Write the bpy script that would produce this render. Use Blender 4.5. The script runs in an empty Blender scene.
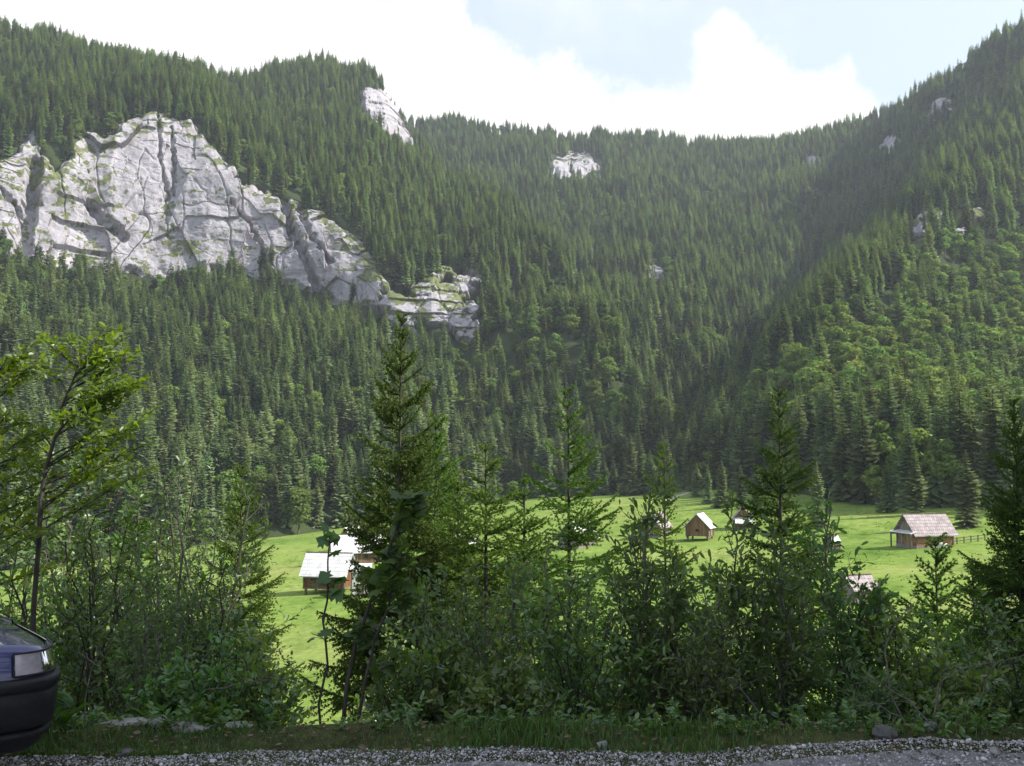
import bpy, math, random
import numpy as np
from mathutils import Vector, Matrix

# ------------------------------------------------------------------ basics
RS = np.random.RandomState
scene = bpy.context.scene
COL = scene.collection
F = 1005.0
CZ = 1.75
PITCH = math.atan(72.0 / F)
CP, SP = math.cos(PITCH), math.sin(PITCH)
SUN = np.array([0.765, -0.14, 0.63]); SUN = SUN / np.linalg.norm(SUN)


def ray(px, py):
    u = (np.asarray(px, float) - 512) / F
    v = (383 - np.asarray(py, float)) / F
    return np.stack([u + 0 * v, CP - v * SP + 0 * u, SP + v * CP + 0 * u], -1)


def pt(px, py, D):
    d = ray(px, py)
    k = np.asarray(D, float) / np.hypot(d[..., 0], d[..., 1])
    return d * k[..., None] + np.array([0, 0, CZ])


def project(P):
    P = np.asarray(P, float)
    q = P - np.array([0, 0, CZ])
    fwd = q[..., 1] * CP + q[..., 2] * SP
    up = -q[..., 1] * SP + q[..., 2] * CP
    return 512 + F * q[..., 0] / fwd, 383 - F * up / fwd, fwd


def hash3(ix, iy, iz, seed):
    h = (ix * 374761393 + iy * 668265263 + iz * 2147483647 + seed * 1274126177) & 0xFFFFFFFF
    h = ((h ^ (h >> 13)) * 1274126177) & 0xFFFFFFFF
    h = ((h ^ (h >> 16)) * 2246822519) & 0xFFFFFFFF
    h = h ^ (h >> 15)
    return (h & 0xFFFFFF) / float(0xFFFFFF)


def vnoise(P, seed=0):
    P = np.asarray(P, float)
    i = np.floor(P).astype(np.int64)
    f = P - i
    f = f * f * (3 - 2 * f)
    r = 0
    for dx in (0, 1):
        for dy in (0, 1):
            for dz in (0, 1):
                w = (f[..., 0] if dx else 1 - f[..., 0]) * (f[..., 1] if dy else 1 - f[..., 1]) * (f[..., 2] if dz else 1 - f[..., 2])
                r = r + w * hash3(i[..., 0] + dx, i[..., 1] + dy, i[..., 2] + dz, seed)
    return r * 2 - 1


def fbm(P, seed=0, octv=4, gain=0.5):
    P = np.asarray(P, float)
    a, r = 1.0, 0
    for o in range(octv):
        r = r + a * vnoise(P * (2.03 ** o) + o * 17.3, seed + o)
        a *= gain
    return r


def voro2(x, y, seed):
    """cell id value, F2-F1 of a jittered 2-d cell pattern"""
    ix, iy = np.floor(x).astype(np.int64), np.floor(y).astype(np.int64)
    d1 = np.full(x.shape, 9.0); d2 = np.full(x.shape, 9.0)
    cid = np.zeros(x.shape); cx = np.zeros(x.shape); cy = np.zeros(x.shape)
    for ox in (-1, 0, 1):
        for oy in (-1, 0, 1):
            a, b = ix + ox, iy + oy
            px = a + hash3(a, b, a * 0, seed); py = b + hash3(a, b, a * 0 + 1, seed)
            d = np.hypot(px - x, py - y)
            c = d < d1
            d2 = np.where(c, d1, np.minimum(d2, d))
            cid = np.where(c, hash3(a, b, a * 0 + 2, seed), cid)
            cx = np.where(c, px, cx); cy = np.where(c, py, cy)
            d1 = np.where(c, d, d1)
    return cid, d2 - d1, x - cx, y - cy


def sstep(a, b, x):
    t = np.clip((x - a) / (b - a), 0, 1)
    return t * t * (3 - 2 * t)


# ------------------------------------------------------------------ mesh helpers
class MB:
    def __init__(self):
        self.v = []; self.f = []; self.m = []; self.n = 0

    def add(self, verts, faces, mat=0):
        verts = np.asarray(verts, float).reshape(-1, 3)
        self.v.append(verts)
        if isinstance(faces, np.ndarray):
            self.f.append((faces + self.n)); self.m.append(np.full(len(faces), mat))
        else:
            by = {}
            for fc in faces:
                by.setdefault(len(fc), []).append(fc)
            for k, l in by.items():
                self.f.append(np.array(l) + self.n); self.m.append(np.full(len(l), mat))
        self.n += len(verts)
        return self

    def box(self, c, s, mat=0, rz=0.0, tilt=None):
        x, y, z = np.array(s) / 2.0
        v = np.array([[a * x, b * y, d * z] for a in (-1, 1) for b in (-1, 1) for d in (-1, 1)])
        if tilt is not None:
            v = v @ np.array(tilt).T
        ca, sa = math.cos(rz), math.sin(rz)
        v = v @ np.array([[ca, sa, 0], [-sa, ca, 0], [0, 0, 1]])
        return self.add(v + np.array(c), [(0, 1, 3, 2), (4, 6, 7, 5), (0, 4, 5, 1), (2, 3, 7, 6), (0, 2, 6, 4), (1, 5, 7, 3)], mat)

    def tube(self, P, r, k=5, mat=0, cap=True):
        P = np.asarray(P, float); n = len(P)
        r = np.broadcast_to(np.asarray(r, float), (n,))
        T = np.gradient(P, axis=0)
        T /= (np.linalg.norm(T, axis=1)[:, None] + 1e-9)
        ref = np.array([0.31, 0.17, 0.93]) if abs(T[:, 2].mean()) < 0.8 else np.array([0.9, 0.3, 0.1])
        A = np.cross(T, ref); A /= (np.linalg.norm(A, axis=1)[:, None] + 1e-9)
        B = np.cross(T, A)
        a = np.arange(k) * 2 * math.pi / k
        V = P[:, None, :] + r[:, None, None] * (np.cos(a)[None, :, None] * A[:, None, :] + np.sin(a)[None, :, None] * B[:, None, :])
        i = np.arange(n - 1)[:, None] * k; j = np.arange(k)[None, :]; j2 = (j + 1) % k
        fc = np.stack([i + j, i + j2, i + k + j2, i + k + j], -1).reshape(-1, 4)
        self.add(V.reshape(-1, 3), fc, mat)
        return self

    def build(self, name, mats, smooth=False):
        V = np.concatenate(self.v) if self.v else np.zeros((0, 3))
        me = bpy.data.meshes.new(name)
        cnt = np.concatenate([np.full(len(f), f.shape[1]) for f in self.f]) if self.f else np.zeros(0, int)
        loops = np.concatenate([f.reshape(-1) for f in self.f]) if self.f else np.zeros(0, int)
        me.vertices.add(len(V)); me.vertices.foreach_set('co', V.astype(np.float32).reshape(-1))
        me.loops.add(len(loops)); me.loops.foreach_set('vertex_index', loops.astype(np.int32))
        me.polygons.add(len(cnt))
        me.polygons.foreach_set('loop_start', np.concatenate([[0], np.cumsum(cnt)[:-1]]).astype(np.int32))
        me.polygons.foreach_set('material_index', np.concatenate(self.m).astype(np.int32))
        me.polygons.foreach_set('use_smooth', np.full(len(cnt), smooth))
        me.update(calc_edges=True); me.validate()
        for m in (mats if isinstance(mats, (list, tuple)) else [mats]):
            me.materials.append(m)
        return me


def link(name, data, parent=None, loc=None, rz=0.0):
    o = bpy.data.objects.new(name, data)
    COL.objects.link(o)
    if loc is not None:
        o.location = loc
    o.rotation_euler = (0, 0, rz)
    if parent is not None:
        o.parent = parent
    return o


def tag(o, label=None, cat=None, group=None, kind=None):
    if label: o['label'] = label
    if cat: o['category'] = cat
    if group: o['group'] = group
    if kind: o['kind'] = kind
    return o


def thing(name, label, cat, loc, rz=0.0, group=None):
    o = link(name, None, None, loc, rz)
    o.empty_display_size = 0.2
    return tag(o, label, cat, group)


def grid_faces(nr, nc):
    i = np.arange(nr - 1)[:, None] * nc; j = np.arange(nc - 1)[None, :]
    return np.stack([i + j, i + j + 1, i + nc + j + 1, i + nc + j], -1).reshape(-1, 4)


# ------------------------------------------------------------------ materials
def newmat(name):
    m = bpy.data.materials.new(name); m.use_nodes = True
    nt = m.node_tree; nt.nodes.clear()
    return m, nt, nt.nodes.new('ShaderNodeOutputMaterial')


def N(nt, t, **kw):
    n = nt.nodes.new(t)
    for k, v in kw.items():
        if k.startswith('i_'):
            key = k[2:]
            key = int(key) if key.isdigit() else key.replace('_', ' ')
            n.inputs[key].default_value = v
        else:
            setattr(n, k, v)
    return n


def ramp(nt, fac, stops):
    r = nt.nodes.new('ShaderNodeValToRGB')
    e = r.color_ramp.elements
    while len(e) < len(stops):
        e.new(0.5)
    for el, (p, c) in zip(e, stops):
        el.position = p; el.color = (c[0], c[1], c[2], 1)
    nt.links.new(fac, r.inputs[0])
    return r.outputs[0]


def mix(nt, fac, a, b, mode='MIX'):
    m = nt.nodes.new('ShaderNodeMix'); m.data_type = 'RGBA'; m.blend_type = mode
    for s, v in ((m.inputs[0], fac), (m.inputs[6], a), (m.inputs[7], b)):
        if hasattr(v, 'node'):
            nt.links.new(v, s)
        elif isinstance(v, (int, float)):
            s.default_value = v
        else:
            s.default_value = (v[0], v[1], v[2], 1)
    return m.outputs[2]


def mth(nt, op, a, b=0.0, c=0.0):
    m = nt.nodes.new('ShaderNodeMath'); m.operation = op
    for s, v in zip(m.inputs, (a, b, c)):
        if hasattr(v, 'node'):
            nt.links.new(v, s)
        else:
            s.default_value = v
    return m.outputs[0]


def noise_tex(nt, scale, detail=4, rough=0.55, coord='Object', vscale=None, dist=0.0):
    tc = nt.nodes.new('ShaderNodeTexCoord')
    src = tc.outputs[coord]
    if vscale:
        mp = nt.nodes.new('ShaderNodeMapping'); mp.inputs['Scale'].default_value = vscale
        nt.links.new(src, mp.inputs[0]); src = mp.outputs[0]
    n = N(nt, 'ShaderNodeTexNoise', i_Scale=scale, i_Detail=detail, i_Roughness=rough, i_Distortion=dist)
    nt.links.new(src, n.inputs['Vector'])
    return n.outputs['Fac']


def leaf_mat(name, c1, c2, trans=0.35, c3=None, gloss=0.05, obj_var=0.25, tcol=None):
    """leaf: diffuse + translucent + a little sheen; varied per leaf and per plant"""
    m, nt, out = newmat(name)
    geo = nt.nodes.new('ShaderNodeNewGeometry')
    oi = nt.nodes.new('ShaderNodeObjectInfo')
    stops = [(0.0, c1), (1.0, c2)] if c3 is None else [(0.0, c1), (0.8, c2), (1.0, c3)]
    col = ramp(nt, geo.outputs['Random Per Island'], stops)
    v = mth(nt, 'MULTIPLY_ADD', oi.outputs['Random'], 2 * obj_var, 1 - obj_var)
    hs = N(nt, 'ShaderNodeHueSaturation'); nt.links.new(col, hs.inputs['Color']); nt.links.new(v, hs.inputs['Value'])
    h = mth(nt, 'MULTIPLY_ADD', mth(nt, 'FRACT', mth(nt, 'MULTIPLY', oi.outputs['Random'], 7.31)), 0.05, 0.475)
    nt.links.new(h, hs.inputs['Hue'])
    col = hs.outputs[0]
    d = N(nt, 'ShaderNodeBsdfDiffuse'); nt.links.new(col, d.inputs[0])
    t = N(nt, 'ShaderNodeBsdfTranslucent')
    nt.links.new(mix(nt, 1.0, col, tcol or (1.3, 1.5, 0.55), 'MULTIPLY'), t.inputs[0])
    mx = N(nt, 'ShaderNodeMixShader'); mx.inputs[0].default_value = trans
    nt.links.new(d.outputs[0], mx.inputs[1]); nt.links.new(t.outputs[0], mx.inputs[2])
    sh = mx.outputs[0]
    if gloss > 0:
        g = N(nt, 'ShaderNodeBsdfGlossy'); g.inputs['Roughness'].default_value = 0.42
        g.inputs[0].default_value = (0.9, 0.95, 1, 1)
        m2 = N(nt, 'ShaderNodeMixShader'); m2.inputs[0].default_value = gloss
        nt.links.new(sh, m2.inputs[1]); nt.links.new(g.outputs[0], m2.inputs[2]); sh = m2.outputs[0]
    nt.links.new(sh, out.inputs[0])
    return m


def surf_mat(name, colfn, rough=0.85, bump=None, metallic=0.0, spec=0.3, coat=0.0):
    m, nt, out = newmat(name)
    p = N(nt, 'ShaderNodeBsdfPrincipled')
    p.inputs['Roughness'].default_value = rough
    p.inputs['Metallic'].default_value = metallic
    p.inputs['Specular IOR Level'].default_value = spec
    p.inputs['Coat Weight'].default_value = coat
    c = colfn(nt) if callable(colfn) else colfn
    if hasattr(c, 'node'):
        nt.links.new(c, p.inputs['Base Color'])
    else:
        p.inputs['Base Color'].default_value = (c[0], c[1], c[2], 1)
    if bump:
        b = N(nt, 'ShaderNodeBump'); b.inputs['Strength'].default_value = bump[1]; b.inputs['Distance'].default_value = bump[2]
        nt.links.new(bump[0](nt), b.inputs['Height']); nt.links.new(b.outputs[0], p.inputs['Normal'])
    nt.links.new(p.outputs[0], out.inputs[0])
    return m


M = {}
M['spruce'] = leaf_mat('spruce needles', (0.082, 0.116, 0.050), (0.158, 0.205, 0.090), 0.28, gloss=0.0, obj_var=0.42, c3=(0.19, 0.20, 0.10))
M['broad'] = leaf_mat('broadleaf crown', (0.095, 0.142, 0.036), (0.185, 0.25, 0.062), 0.34, gloss=0.0, obj_var=0.35)
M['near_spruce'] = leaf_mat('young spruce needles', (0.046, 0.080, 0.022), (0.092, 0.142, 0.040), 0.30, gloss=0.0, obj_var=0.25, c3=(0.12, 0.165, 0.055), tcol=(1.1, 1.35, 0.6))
M['sunlit_spruce'] = leaf_mat('sunlit-toned spruce needles', (0.070, 0.120, 0.026), (0.135, 0.205, 0.048), 0.34, gloss=0.0, obj_var=0.2, c3=(0.18, 0.245, 0.07), tcol=(1.1, 1.35, 0.6))  # near spruce tone lightened to stand in for sunshine on the crowns
M['willow'] = leaf_mat('willow leaves', (0.050, 0.096, 0.024), (0.130, 0.205, 0.054), 0.42, gloss=0.035, obj_var=0.2, c3=(0.14, 0.19, 0.085))
M['hazel'] = leaf_mat('hazel leaves', (0.052, 0.102, 0.022), (0.140, 0.220, 0.048), 0.44, gloss=0.05, obj_var=0.2, c3=(0.17, 0.18, 0.05))
M['beech'] = leaf_mat('beech leaves', (0.075, 0.125, 0.018), (0.155, 0.215, 0.028), 0.58, gloss=0.04, obj_var=0.05, tcol=(1.6, 1.6, 0.4))
M['maple'] = leaf_mat('maple leaves', (0.045, 0.098, 0.024), (0.085, 0.150, 0.034), 0.42, gloss=0.03, obj_var=0.1)
M['weed'] = leaf_mat('weed leaves', (0.05, 0.11, 0.02), (0.09, 0.17, 0.03), 0.4, gloss=0.04, obj_var=0.2)
M['grassblade'] = leaf_mat('grass blades', (0.042, 0.088, 0.020), (0.09, 0.15, 0.032), 0.35, gloss=0.02, c3=(0.17, 0.15, 0.06))
M['tuft'] = leaf_mat('meadow tufts', (0.09, 0.15, 0.035), (0.17, 0.23, 0.06), 0.3, gloss=0.0, c3=(0.26, 0.25, 0.11))
M['litter'] = leaf_mat('dry leaf litter', (0.08, 0.05, 0.03), (0.20, 0.14, 0.09), 0.1, gloss=0.02)
M['bark'] = surf_mat('brown bark', lambda nt: ramp(nt, noise_tex(nt, 14, 5, 0.6, vscale=(1, 1, 0.3)), [(0.3, (0.022, 0.018, 0.014)), (0.75, (0.075, 0.066, 0.054))]), 0.9)
M['bark_pale'] = surf_mat('grey bark', lambda nt: ramp(nt, noise_tex(nt, 20, 5, 0.6, vscale=(1, 1, 0.4)), [(0.3, (0.055, 0.05, 0.04)), (0.75, (0.17, 0.155, 0.125))]), 0.85)
M['deadwood'] = surf_mat('bleached dead wood', lambda nt: ramp(nt, noise_tex(nt, 25, 4, 0.6), [(0.3, (0.05, 0.043, 0.036)), (0.7, (0.14, 0.125, 0.105))]), 0.9)


def rock_col(nt):
    a = ramp(nt, noise_tex(nt, 0.06, 6, 0.6, vscale=(1, 1, 0.5)), [(0.3, (0.30, 0.285, 0.305)), (0.55, (0.38, 0.36, 0.383)), (0.75, (0.43, 0.41, 0.425))])
    s = ramp(nt, noise_tex(nt, 0.12, 5, 0.7, vscale=(1, 1, 0.12)), [(0.52, (1, 1, 1)), (0.70, (0.62, 0.60, 0.62))])
    c = mix(nt, 1.0, a, s, 'MULTIPLY')
    b = ramp(nt, noise_tex(nt, 0.09, 4, 0.6, vscale=(1, 1, 1.4)), [(0.60, (1, 1, 1)), (0.75, (0.85, 0.76, 0.62))])
    c = mix(nt, 1.0, c, b, 'MULTIPLY')
    fm = ramp(nt, noise_tex(nt, 0.45, 6, 0.75, vscale=(1, 1, 0.8)), [(0.34, (0.76, 0.745, 0.76)), (0.5, (1, 1, 1)), (0.8, (1.08, 1.07, 1.06))])
    c = mix(nt, 1.0, c, fm, 'MULTIPLY')
    va = nt.nodes.new('ShaderNodeAttribute'); va.attribute_name = 'veg'
    vv = mth(nt, 'ADD', va.outputs['Fac'], mth(nt, 'MULTIPLY_ADD', noise_tex(nt, 0.9, 4, 0.7), 0.9, -0.45))
    mr = N(nt, 'ShaderNodeMapRange'); mr.inputs['From Min'].default_value = 0.26; mr.inputs['From Max'].default_value = 0.40
    nt.links.new(vv, mr.inputs['Value'])
    gc = ramp(nt, noise_tex(nt, 0.5, 3), [(0.3, (0.085, 0.11, 0.042)), (0.7, (0.19, 0.20, 0.095))])
    return mix(nt, mr.outputs[0], c, gc)


M['rock'] = surf_mat('limestone cliff', rock_col, 0.95, (lambda nt: noise_tex(nt, 0.45, 9, 0.8, vscale=(1, 1, 1.2)), 0.7, 1.6), spec=0.1)
M['stone'] = surf_mat('grey stone', lambda nt: ramp(nt, noise_tex(nt, 9, 6, 0.65), [(0.3, (0.13, 0.125, 0.115)), (0.7, (0.33, 0.32, 0.30))]), 0.9, (lambda nt: noise_tex(nt, 30, 6, 0.7), 0.5, 0.01))
M['darkstone'] = surf_mat('dark stone', lambda nt: ramp(nt, noise_tex(nt, 9, 6, 0.65), [(0.3, (0.05, 0.048, 0.045)), (0.7, (0.15, 0.145, 0.135))]), 0.9, (lambda nt: noise_tex(nt, 30, 6, 0.7), 0.5, 0.01))
M['forest_floor'] = surf_mat('forest floor', lambda nt: ramp(nt, noise_tex(nt, 0.05, 6, 0.65), [(0.3, (0.025, 0.032, 0.016)), (0.7, (0.055, 0.075, 0.028))]), 1.0, spec=0.05)


def ground_col(nt):
    big = noise_tex(nt, 0.035, 5, 0.6)
    fine = noise_tex(nt, 0.9, 5, 0.7)
    c = ramp(nt, big, [(0.32, (0.135, 0.210, 0.042)), (0.52, (0.190, 0.265, 0.060)), (0.68, (0.260, 0.290, 0.095))])
    f = ramp(nt, fine, [(0.3, (0.62, 0.68, 0.55)), (0.7, (1.22, 1.16, 1.15))])
    c = mix(nt, 1.0, c, f, 'MULTIPLY')
    d = ramp(nt, noise_tex(nt, 0.22, 5, 0.65, vscale=(1, 0.45, 1)), [(0.50, (1, 1, 1)), (0.66, (0.55, 0.68, 0.48))])
    c = mix(nt, 1.0, c, d, 'MULTIPLY')
    tc = nt.nodes.new('ShaderNodeTexCoord'); sx = nt.nodes.new('ShaderNodeSeparateXYZ'); nt.links.new(tc.outputs['Object'], sx.inputs[0])
    mr = N(nt, 'ShaderNodeMapRange'); mr.inputs['From Min'].default_value = 30; mr.inputs['From Max'].default_value = 42
    nt.links.new(sx.outputs[1], mr.inputs['Value'])
    soil = ramp(nt, noise_tex(nt, 3, 6, 0.7), [(0.3, (0.035, 0.030, 0.020)), (0.6, (0.07, 0.075, 0.03)), (0.8, (0.10, 0.11, 0.05))])
    return mix(nt, mr.outputs[0], soil, c)


M['ground'] = surf_mat('meadow grass and verge soil', ground_col, 1.0, (lambda nt: noise_tex(nt, 2.5, 6, 0.7), 0.5, 0.12), spec=0.05)
M['road'] = surf_mat('packed gravel', lambda nt: ramp(nt, noise_tex(nt, 45, 5, 0.75), [(0.25, (0.17, 0.16, 0.155)), (0.55, (0.31, 0.295, 0.29)), (0.8, (0.48, 0.46, 0.455))]), 0.95, (lambda nt: noise_tex(nt, 60, 6, 0.8), 0.8, 0.02))


def pebble_col(nt):
    oi = nt.nodes.new('ShaderNodeObjectInfo')
    return ramp(nt, oi.outputs['Random'], [(0.0, (0.14, 0.13, 0.128)), (0.5, (0.31, 0.295, 0.29)), (1.0, (0.55, 0.53, 0.525))])


M['pebble'] = surf_mat('pebbles', pebble_col, 0.9)
M['path'] = surf_mat('pale track', lambda nt: ramp(nt, noise_tex(nt, 1.0, 5), [(0.3, (0.28, 0.27, 0.18)), (0.7, (0.45, 0.42, 0.33))]), 1.0)


def plank(c1, c2, axis='X', freq=4.0):
    def fn(nt):
        tc = nt.nodes.new('ShaderNodeTexCoord')
        sx = nt.nodes.new('ShaderNodeSeparateXYZ'); nt.links.new(tc.outputs['Object'], sx.inputs[0])
        a = mth(nt, 'MULTIPLY', sx.outputs['XYZ'.index(axis)], freq)
        if axis == 'X':
            a = mth(nt, 'ADD', a, mth(nt, 'MULTIPLY', sx.outputs[1], freq))
        wn = N(nt, 'ShaderNodeTexWhiteNoise', noise_dimensions='1D'); nt.links.new(mth(nt, 'FLOOR', a), wn.inputs['W'])
        c = mix(nt, wn.outputs['Value'], c1, c2)
        g = ramp(nt, mth(nt, 'FRACT', a), [(0.0, (0.25, 0.25, 0.25)), (0.09, (1, 1, 1)), (0.92, (1, 1, 1))])
        c = mix(nt, 1.0, c, g, 'MULTIPLY')
        w = ramp(nt, noise_tex(nt, 2.2, 4, 0.6, vscale=(1, 1, 0.4)), [(0.3, (0.7, 0.7, 0.7)), (0.7, (1.15, 1.15, 1.15))])
        return mix(nt, 1.0, c, w, 'MULTIPLY')
    return fn


M['red_planks'] = surf_mat('red brown planks', plank((0.10, 0.040, 0.025), (0.20, 0.085, 0.045)), 0.85)
M['brown_planks'] = surf_mat('brown planks', plank((0.13, 0.075, 0.04), (0.24, 0.14, 0.075)), 0.85)
M['orange_planks'] = surf_mat('orange brown logs', plank((0.20, 0.10, 0.045), (0.34, 0.18, 0.08), 'Z', 3.2), 0.85)
M['grey_planks'] = surf_mat('weathered grey planks', plank((0.13, 0.11, 0.09), (0.28, 0.25, 0.21)), 0.9)
M['yellow_planks'] = surf_mat('yellowish planks', plank((0.22, 0.15, 0.07), (0.36, 0.26, 0.13)), 0.9)


def shingle(c1, c2, mo=.35):
    def fn(nt):
        tc = nt.nodes.new('ShaderNodeTexCoord')
        br = N(nt, 'ShaderNodeTexBrick'); br.inputs['Scale'].default_value = 1.0
        br.inputs['Color1'].default_value = (*c1, 1); br.inputs['Color2'].default_value = (*c2, 1)
        br.inputs['Mortar'].default_value = (c1[0] * mo, c1[1] * mo, c1[2] * mo, 1)
        br.inputs['Mortar Size'].default_value = 0.02
        br.inputs['Brick Width'].default_value = 0.32; br.inputs['Row Height'].default_value = 0.42
        nt.links.new(tc.outputs['Object'], br.inputs['Vector'])
        w = ramp(nt, noise_tex(nt, 0.9, 4, 0.65), [(0.3, (0.75, 0.74, 0.73)), (0.7, (1.1, 1.1, 1.1))])
        return mix(nt, 1.0, br.outputs['Color'], w, 'MULTIPLY')
    return fn


M['pale_roof'] = surf_mat('silver grey shingles', shingle((0.60, 0.59, 0.585), (0.72, 0.71, 0.70), .6), 0.75)
M['grey_roof'] = surf_mat('weathered grey shingles', shingle((0.28, 0.235, 0.235), (0.42, 0.36, 0.36)), 0.85)
M['beam'] = surf_mat('dark weathered beams', lambda nt: ramp(nt, noise_tex(nt, 4, 5), [(0.3, (0.07, 0.05, 0.035)), (0.7, (0.19, 0.15, 0.11))]), 0.9)
M['plaster'] = surf_mat('whitewashed masonry', lambda nt: ramp(nt, noise_tex(nt, 2.0, 6, 0.7), [(0.3, (0.45, 0.43, 0.40)), (0.6, (0.68, 0.66, 0.63))]), 0.95)
M['rubble'] = surf_mat('rubble stone base', lambda nt: ramp(nt, noise_tex(nt, 3.0, 6, 0.7), [(0.3, (0.08, 0.07, 0.06)), (0.7, (0.30, 0.28, 0.26))]), 0.95)
M['windowglass'] = surf_mat('dark window glass', (0.015, 0.017, 0.02), 0.15, spec=0.5)
# car
M['paint'] = surf_mat('dark blue car paint', lambda nt: mix(nt, noise_tex(nt, 900, 2), (0.018, 0.020, 0.080), (0.03, 0.034, 0.14)), 0.32, metallic=0.35, spec=0.5, coat=0.9)
M['blackplastic'] = surf_mat('black bumper plastic', lambda nt: ramp(nt, noise_tex(nt, 60, 4), [(0.3, (0.010, 0.010, 0.011)), (0.7, (0.018, 0.018, 0.019))]), 0.5, spec=0.2)
M['rubber'] = surf_mat('tyre rubber', lambda nt: ramp(nt, noise_tex(nt, 40, 3), [(0.3, (0.012, 0.012, 0.012)), (0.7, (0.03, 0.03, 0.03))]), 0.9)
M['chrome'] = surf_mat('bright metal', (0.62, 0.62, 0.64), 0.18, metallic=1.0)
M['reflector'] = surf_mat('lamp reflector', lambda nt: ramp(nt, noise_tex(nt, 30, 2), [(0.3, (0.55, 0.51, 0.53)), (0.7, (0.72, 0.67, 0.69))]), 0.45, metallic=0.4)


def glassy(name, col, rough, fac):
    m, nt, out = newmat(name)
    tr = N(nt, 'ShaderNodeBsdfTransparent'); tr.inputs[0].default_value = (*col, 1)
    g = N(nt, 'ShaderNodeBsdfGlossy'); g.inputs['Roughness'].default_value = rough
    fr = N(nt, 'ShaderNodeFresnel'); fr.inputs[0].default_value = 1.5
    f2 = mth(nt, 'MAXIMUM', fr.outputs[0], fac)
    mx = N(nt, 'ShaderNodeMixShader')
    nt.links.new(f2, mx.inputs[0]); nt.links.new(tr.outputs[0], mx.inputs[1]); nt.links.new(g.outputs[0], mx.inputs[2])
    nt.links.new(mx.outputs[0], out.inputs[0])
    return m


M['lens'] = glassy('headlight lens', (0.88, 0.86, 0.88), 0.06, 0.12)
M['carglass'] = glassy('tinted car glass', (0.10, 0.12, 0.12), 0.02, 0.06)
M['amber'] = surf_mat('amber lens', (0.45, 0.16, 0.02), 0.2, spec=0.5, coat=0.5)


# ------------------------------------------------------------------ ground
def zg(x, y):
    x = np.asarray(x, float); y = np.asarray(y, float)
    mead = 1.75 - 17.4 + 0.088 * np.clip(x, -170, 130)
    t = np.clip((y - 6.4) / 46.0, 0, 1)
    s = np.where(t < 1, 1 - (1 - t) ** 1.7, 1)
    P = np.stack([x * 0.03, y * 0.03, 0 * x], -1)
    z = mead * s + 0.5 * fbm(P, 3, 3) * sstep(45, 90, y)
    verge = 0.06 * sstep(6.0, 6.25, y) * (1 - sstep(6.3, 7.2, y))
    return z + verge


xs = np.concatenate([np.linspace(-900, -60, 40), np.linspace(-57, -9, 17), np.linspace(-8, 8, 65), np.linspace(9, 57, 17), np.linspace(60, 900, 40)])
ys = np.concatenate([np.linspace(-200, -10, 12), np.linspace(-6, 5, 6), np.linspace(5.2, 9, 39), np.linspace(9.5, 60, 60), np.linspace(62, 420, 120), np.linspace(440, 1500, 20)])
X, Y = np.meshgrid(xs, ys)
Z = zg(X, Y)
Z = np.where(Y < 5.9, -0.02, Z)
Z += np.where((Y > 6.2) & (Y < 9), 0.04 * vnoise(np.stack([X * 2, Y * 2, 0 * X], -1), 5), 0)
mb = MB().add(np.stack([X, Y, Z], -1), grid_faces(len(ys), len(xs)))
ground = link('ground', mb.build('ground', M['ground'], True))
tag(ground, 'green mown meadow on the valley floor below the road bank', kind='structure')


def ground_hit(px, py):
    """meadow point seen at a pixel"""
    d = ray(px, py)
    lo, hi = 60.0, 900.0
    h = math.hypot(d[0], d[1])
    ts = np.linspace(40, 600, 4000)
    P = np.array([0, 0, CZ]) + d[None, :] * ts[:, None] / h
    dz = P[:, 2] - zg(P[:, 0], P[:, 1])
    k = np.argmax(dz < 0)
    return P[k]


# road ---------------------------------------------------------------
rx = np.linspace(-30, 30, 241); ry = np.linspace(0, 1, 40)
RX, RT = np.meshgrid(rx, ry)
edge = 5.99 + 0.10 * vnoise(np.stack([rx * 1.3, 0 * rx, 0 * rx], -1), 8) + 0.05 * vnoise(np.stack([rx * 5, 0 * rx, 0 * rx], -1), 9) + 0.22 * sstep(1.2, 2.6, rx) - 0.05 * sstep(-0.5, -1.8, rx)
RY = -3.5 + RT * (edge[None, :] + 3.5)
RZ = 0.0 + 0.008 * vnoise(np.stack([RX * 3, RY * 3, 0 * RX], -1), 11) + 0.05 * np.exp(-((RY - edge[None, :] + 0.18) / 0.16) ** 2) * (0.35 + 0.65 * sstep(1.0, 2.6, RX)) - 0.10 * sstep(edge[None, :] - 0.08, edge[None, :], RY)
mb = MB().add(np.stack([RX, RY, RZ], -1), grid_faces(len(ry), len(rx)))
road = link('road', mb.build('road', M['road'], True))
tag(road, 'pale grey gravel road along the bottom of the picture', kind='structure')


def road_z(x, y):
    e = np.interp(x, rx, edge)
    return 0.012 + 0.05 * np.exp(-((y - e + 0.18) / 0.16) ** 2) * (0.35 + 0.65 * sstep(1.0, 2.6, x))


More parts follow.
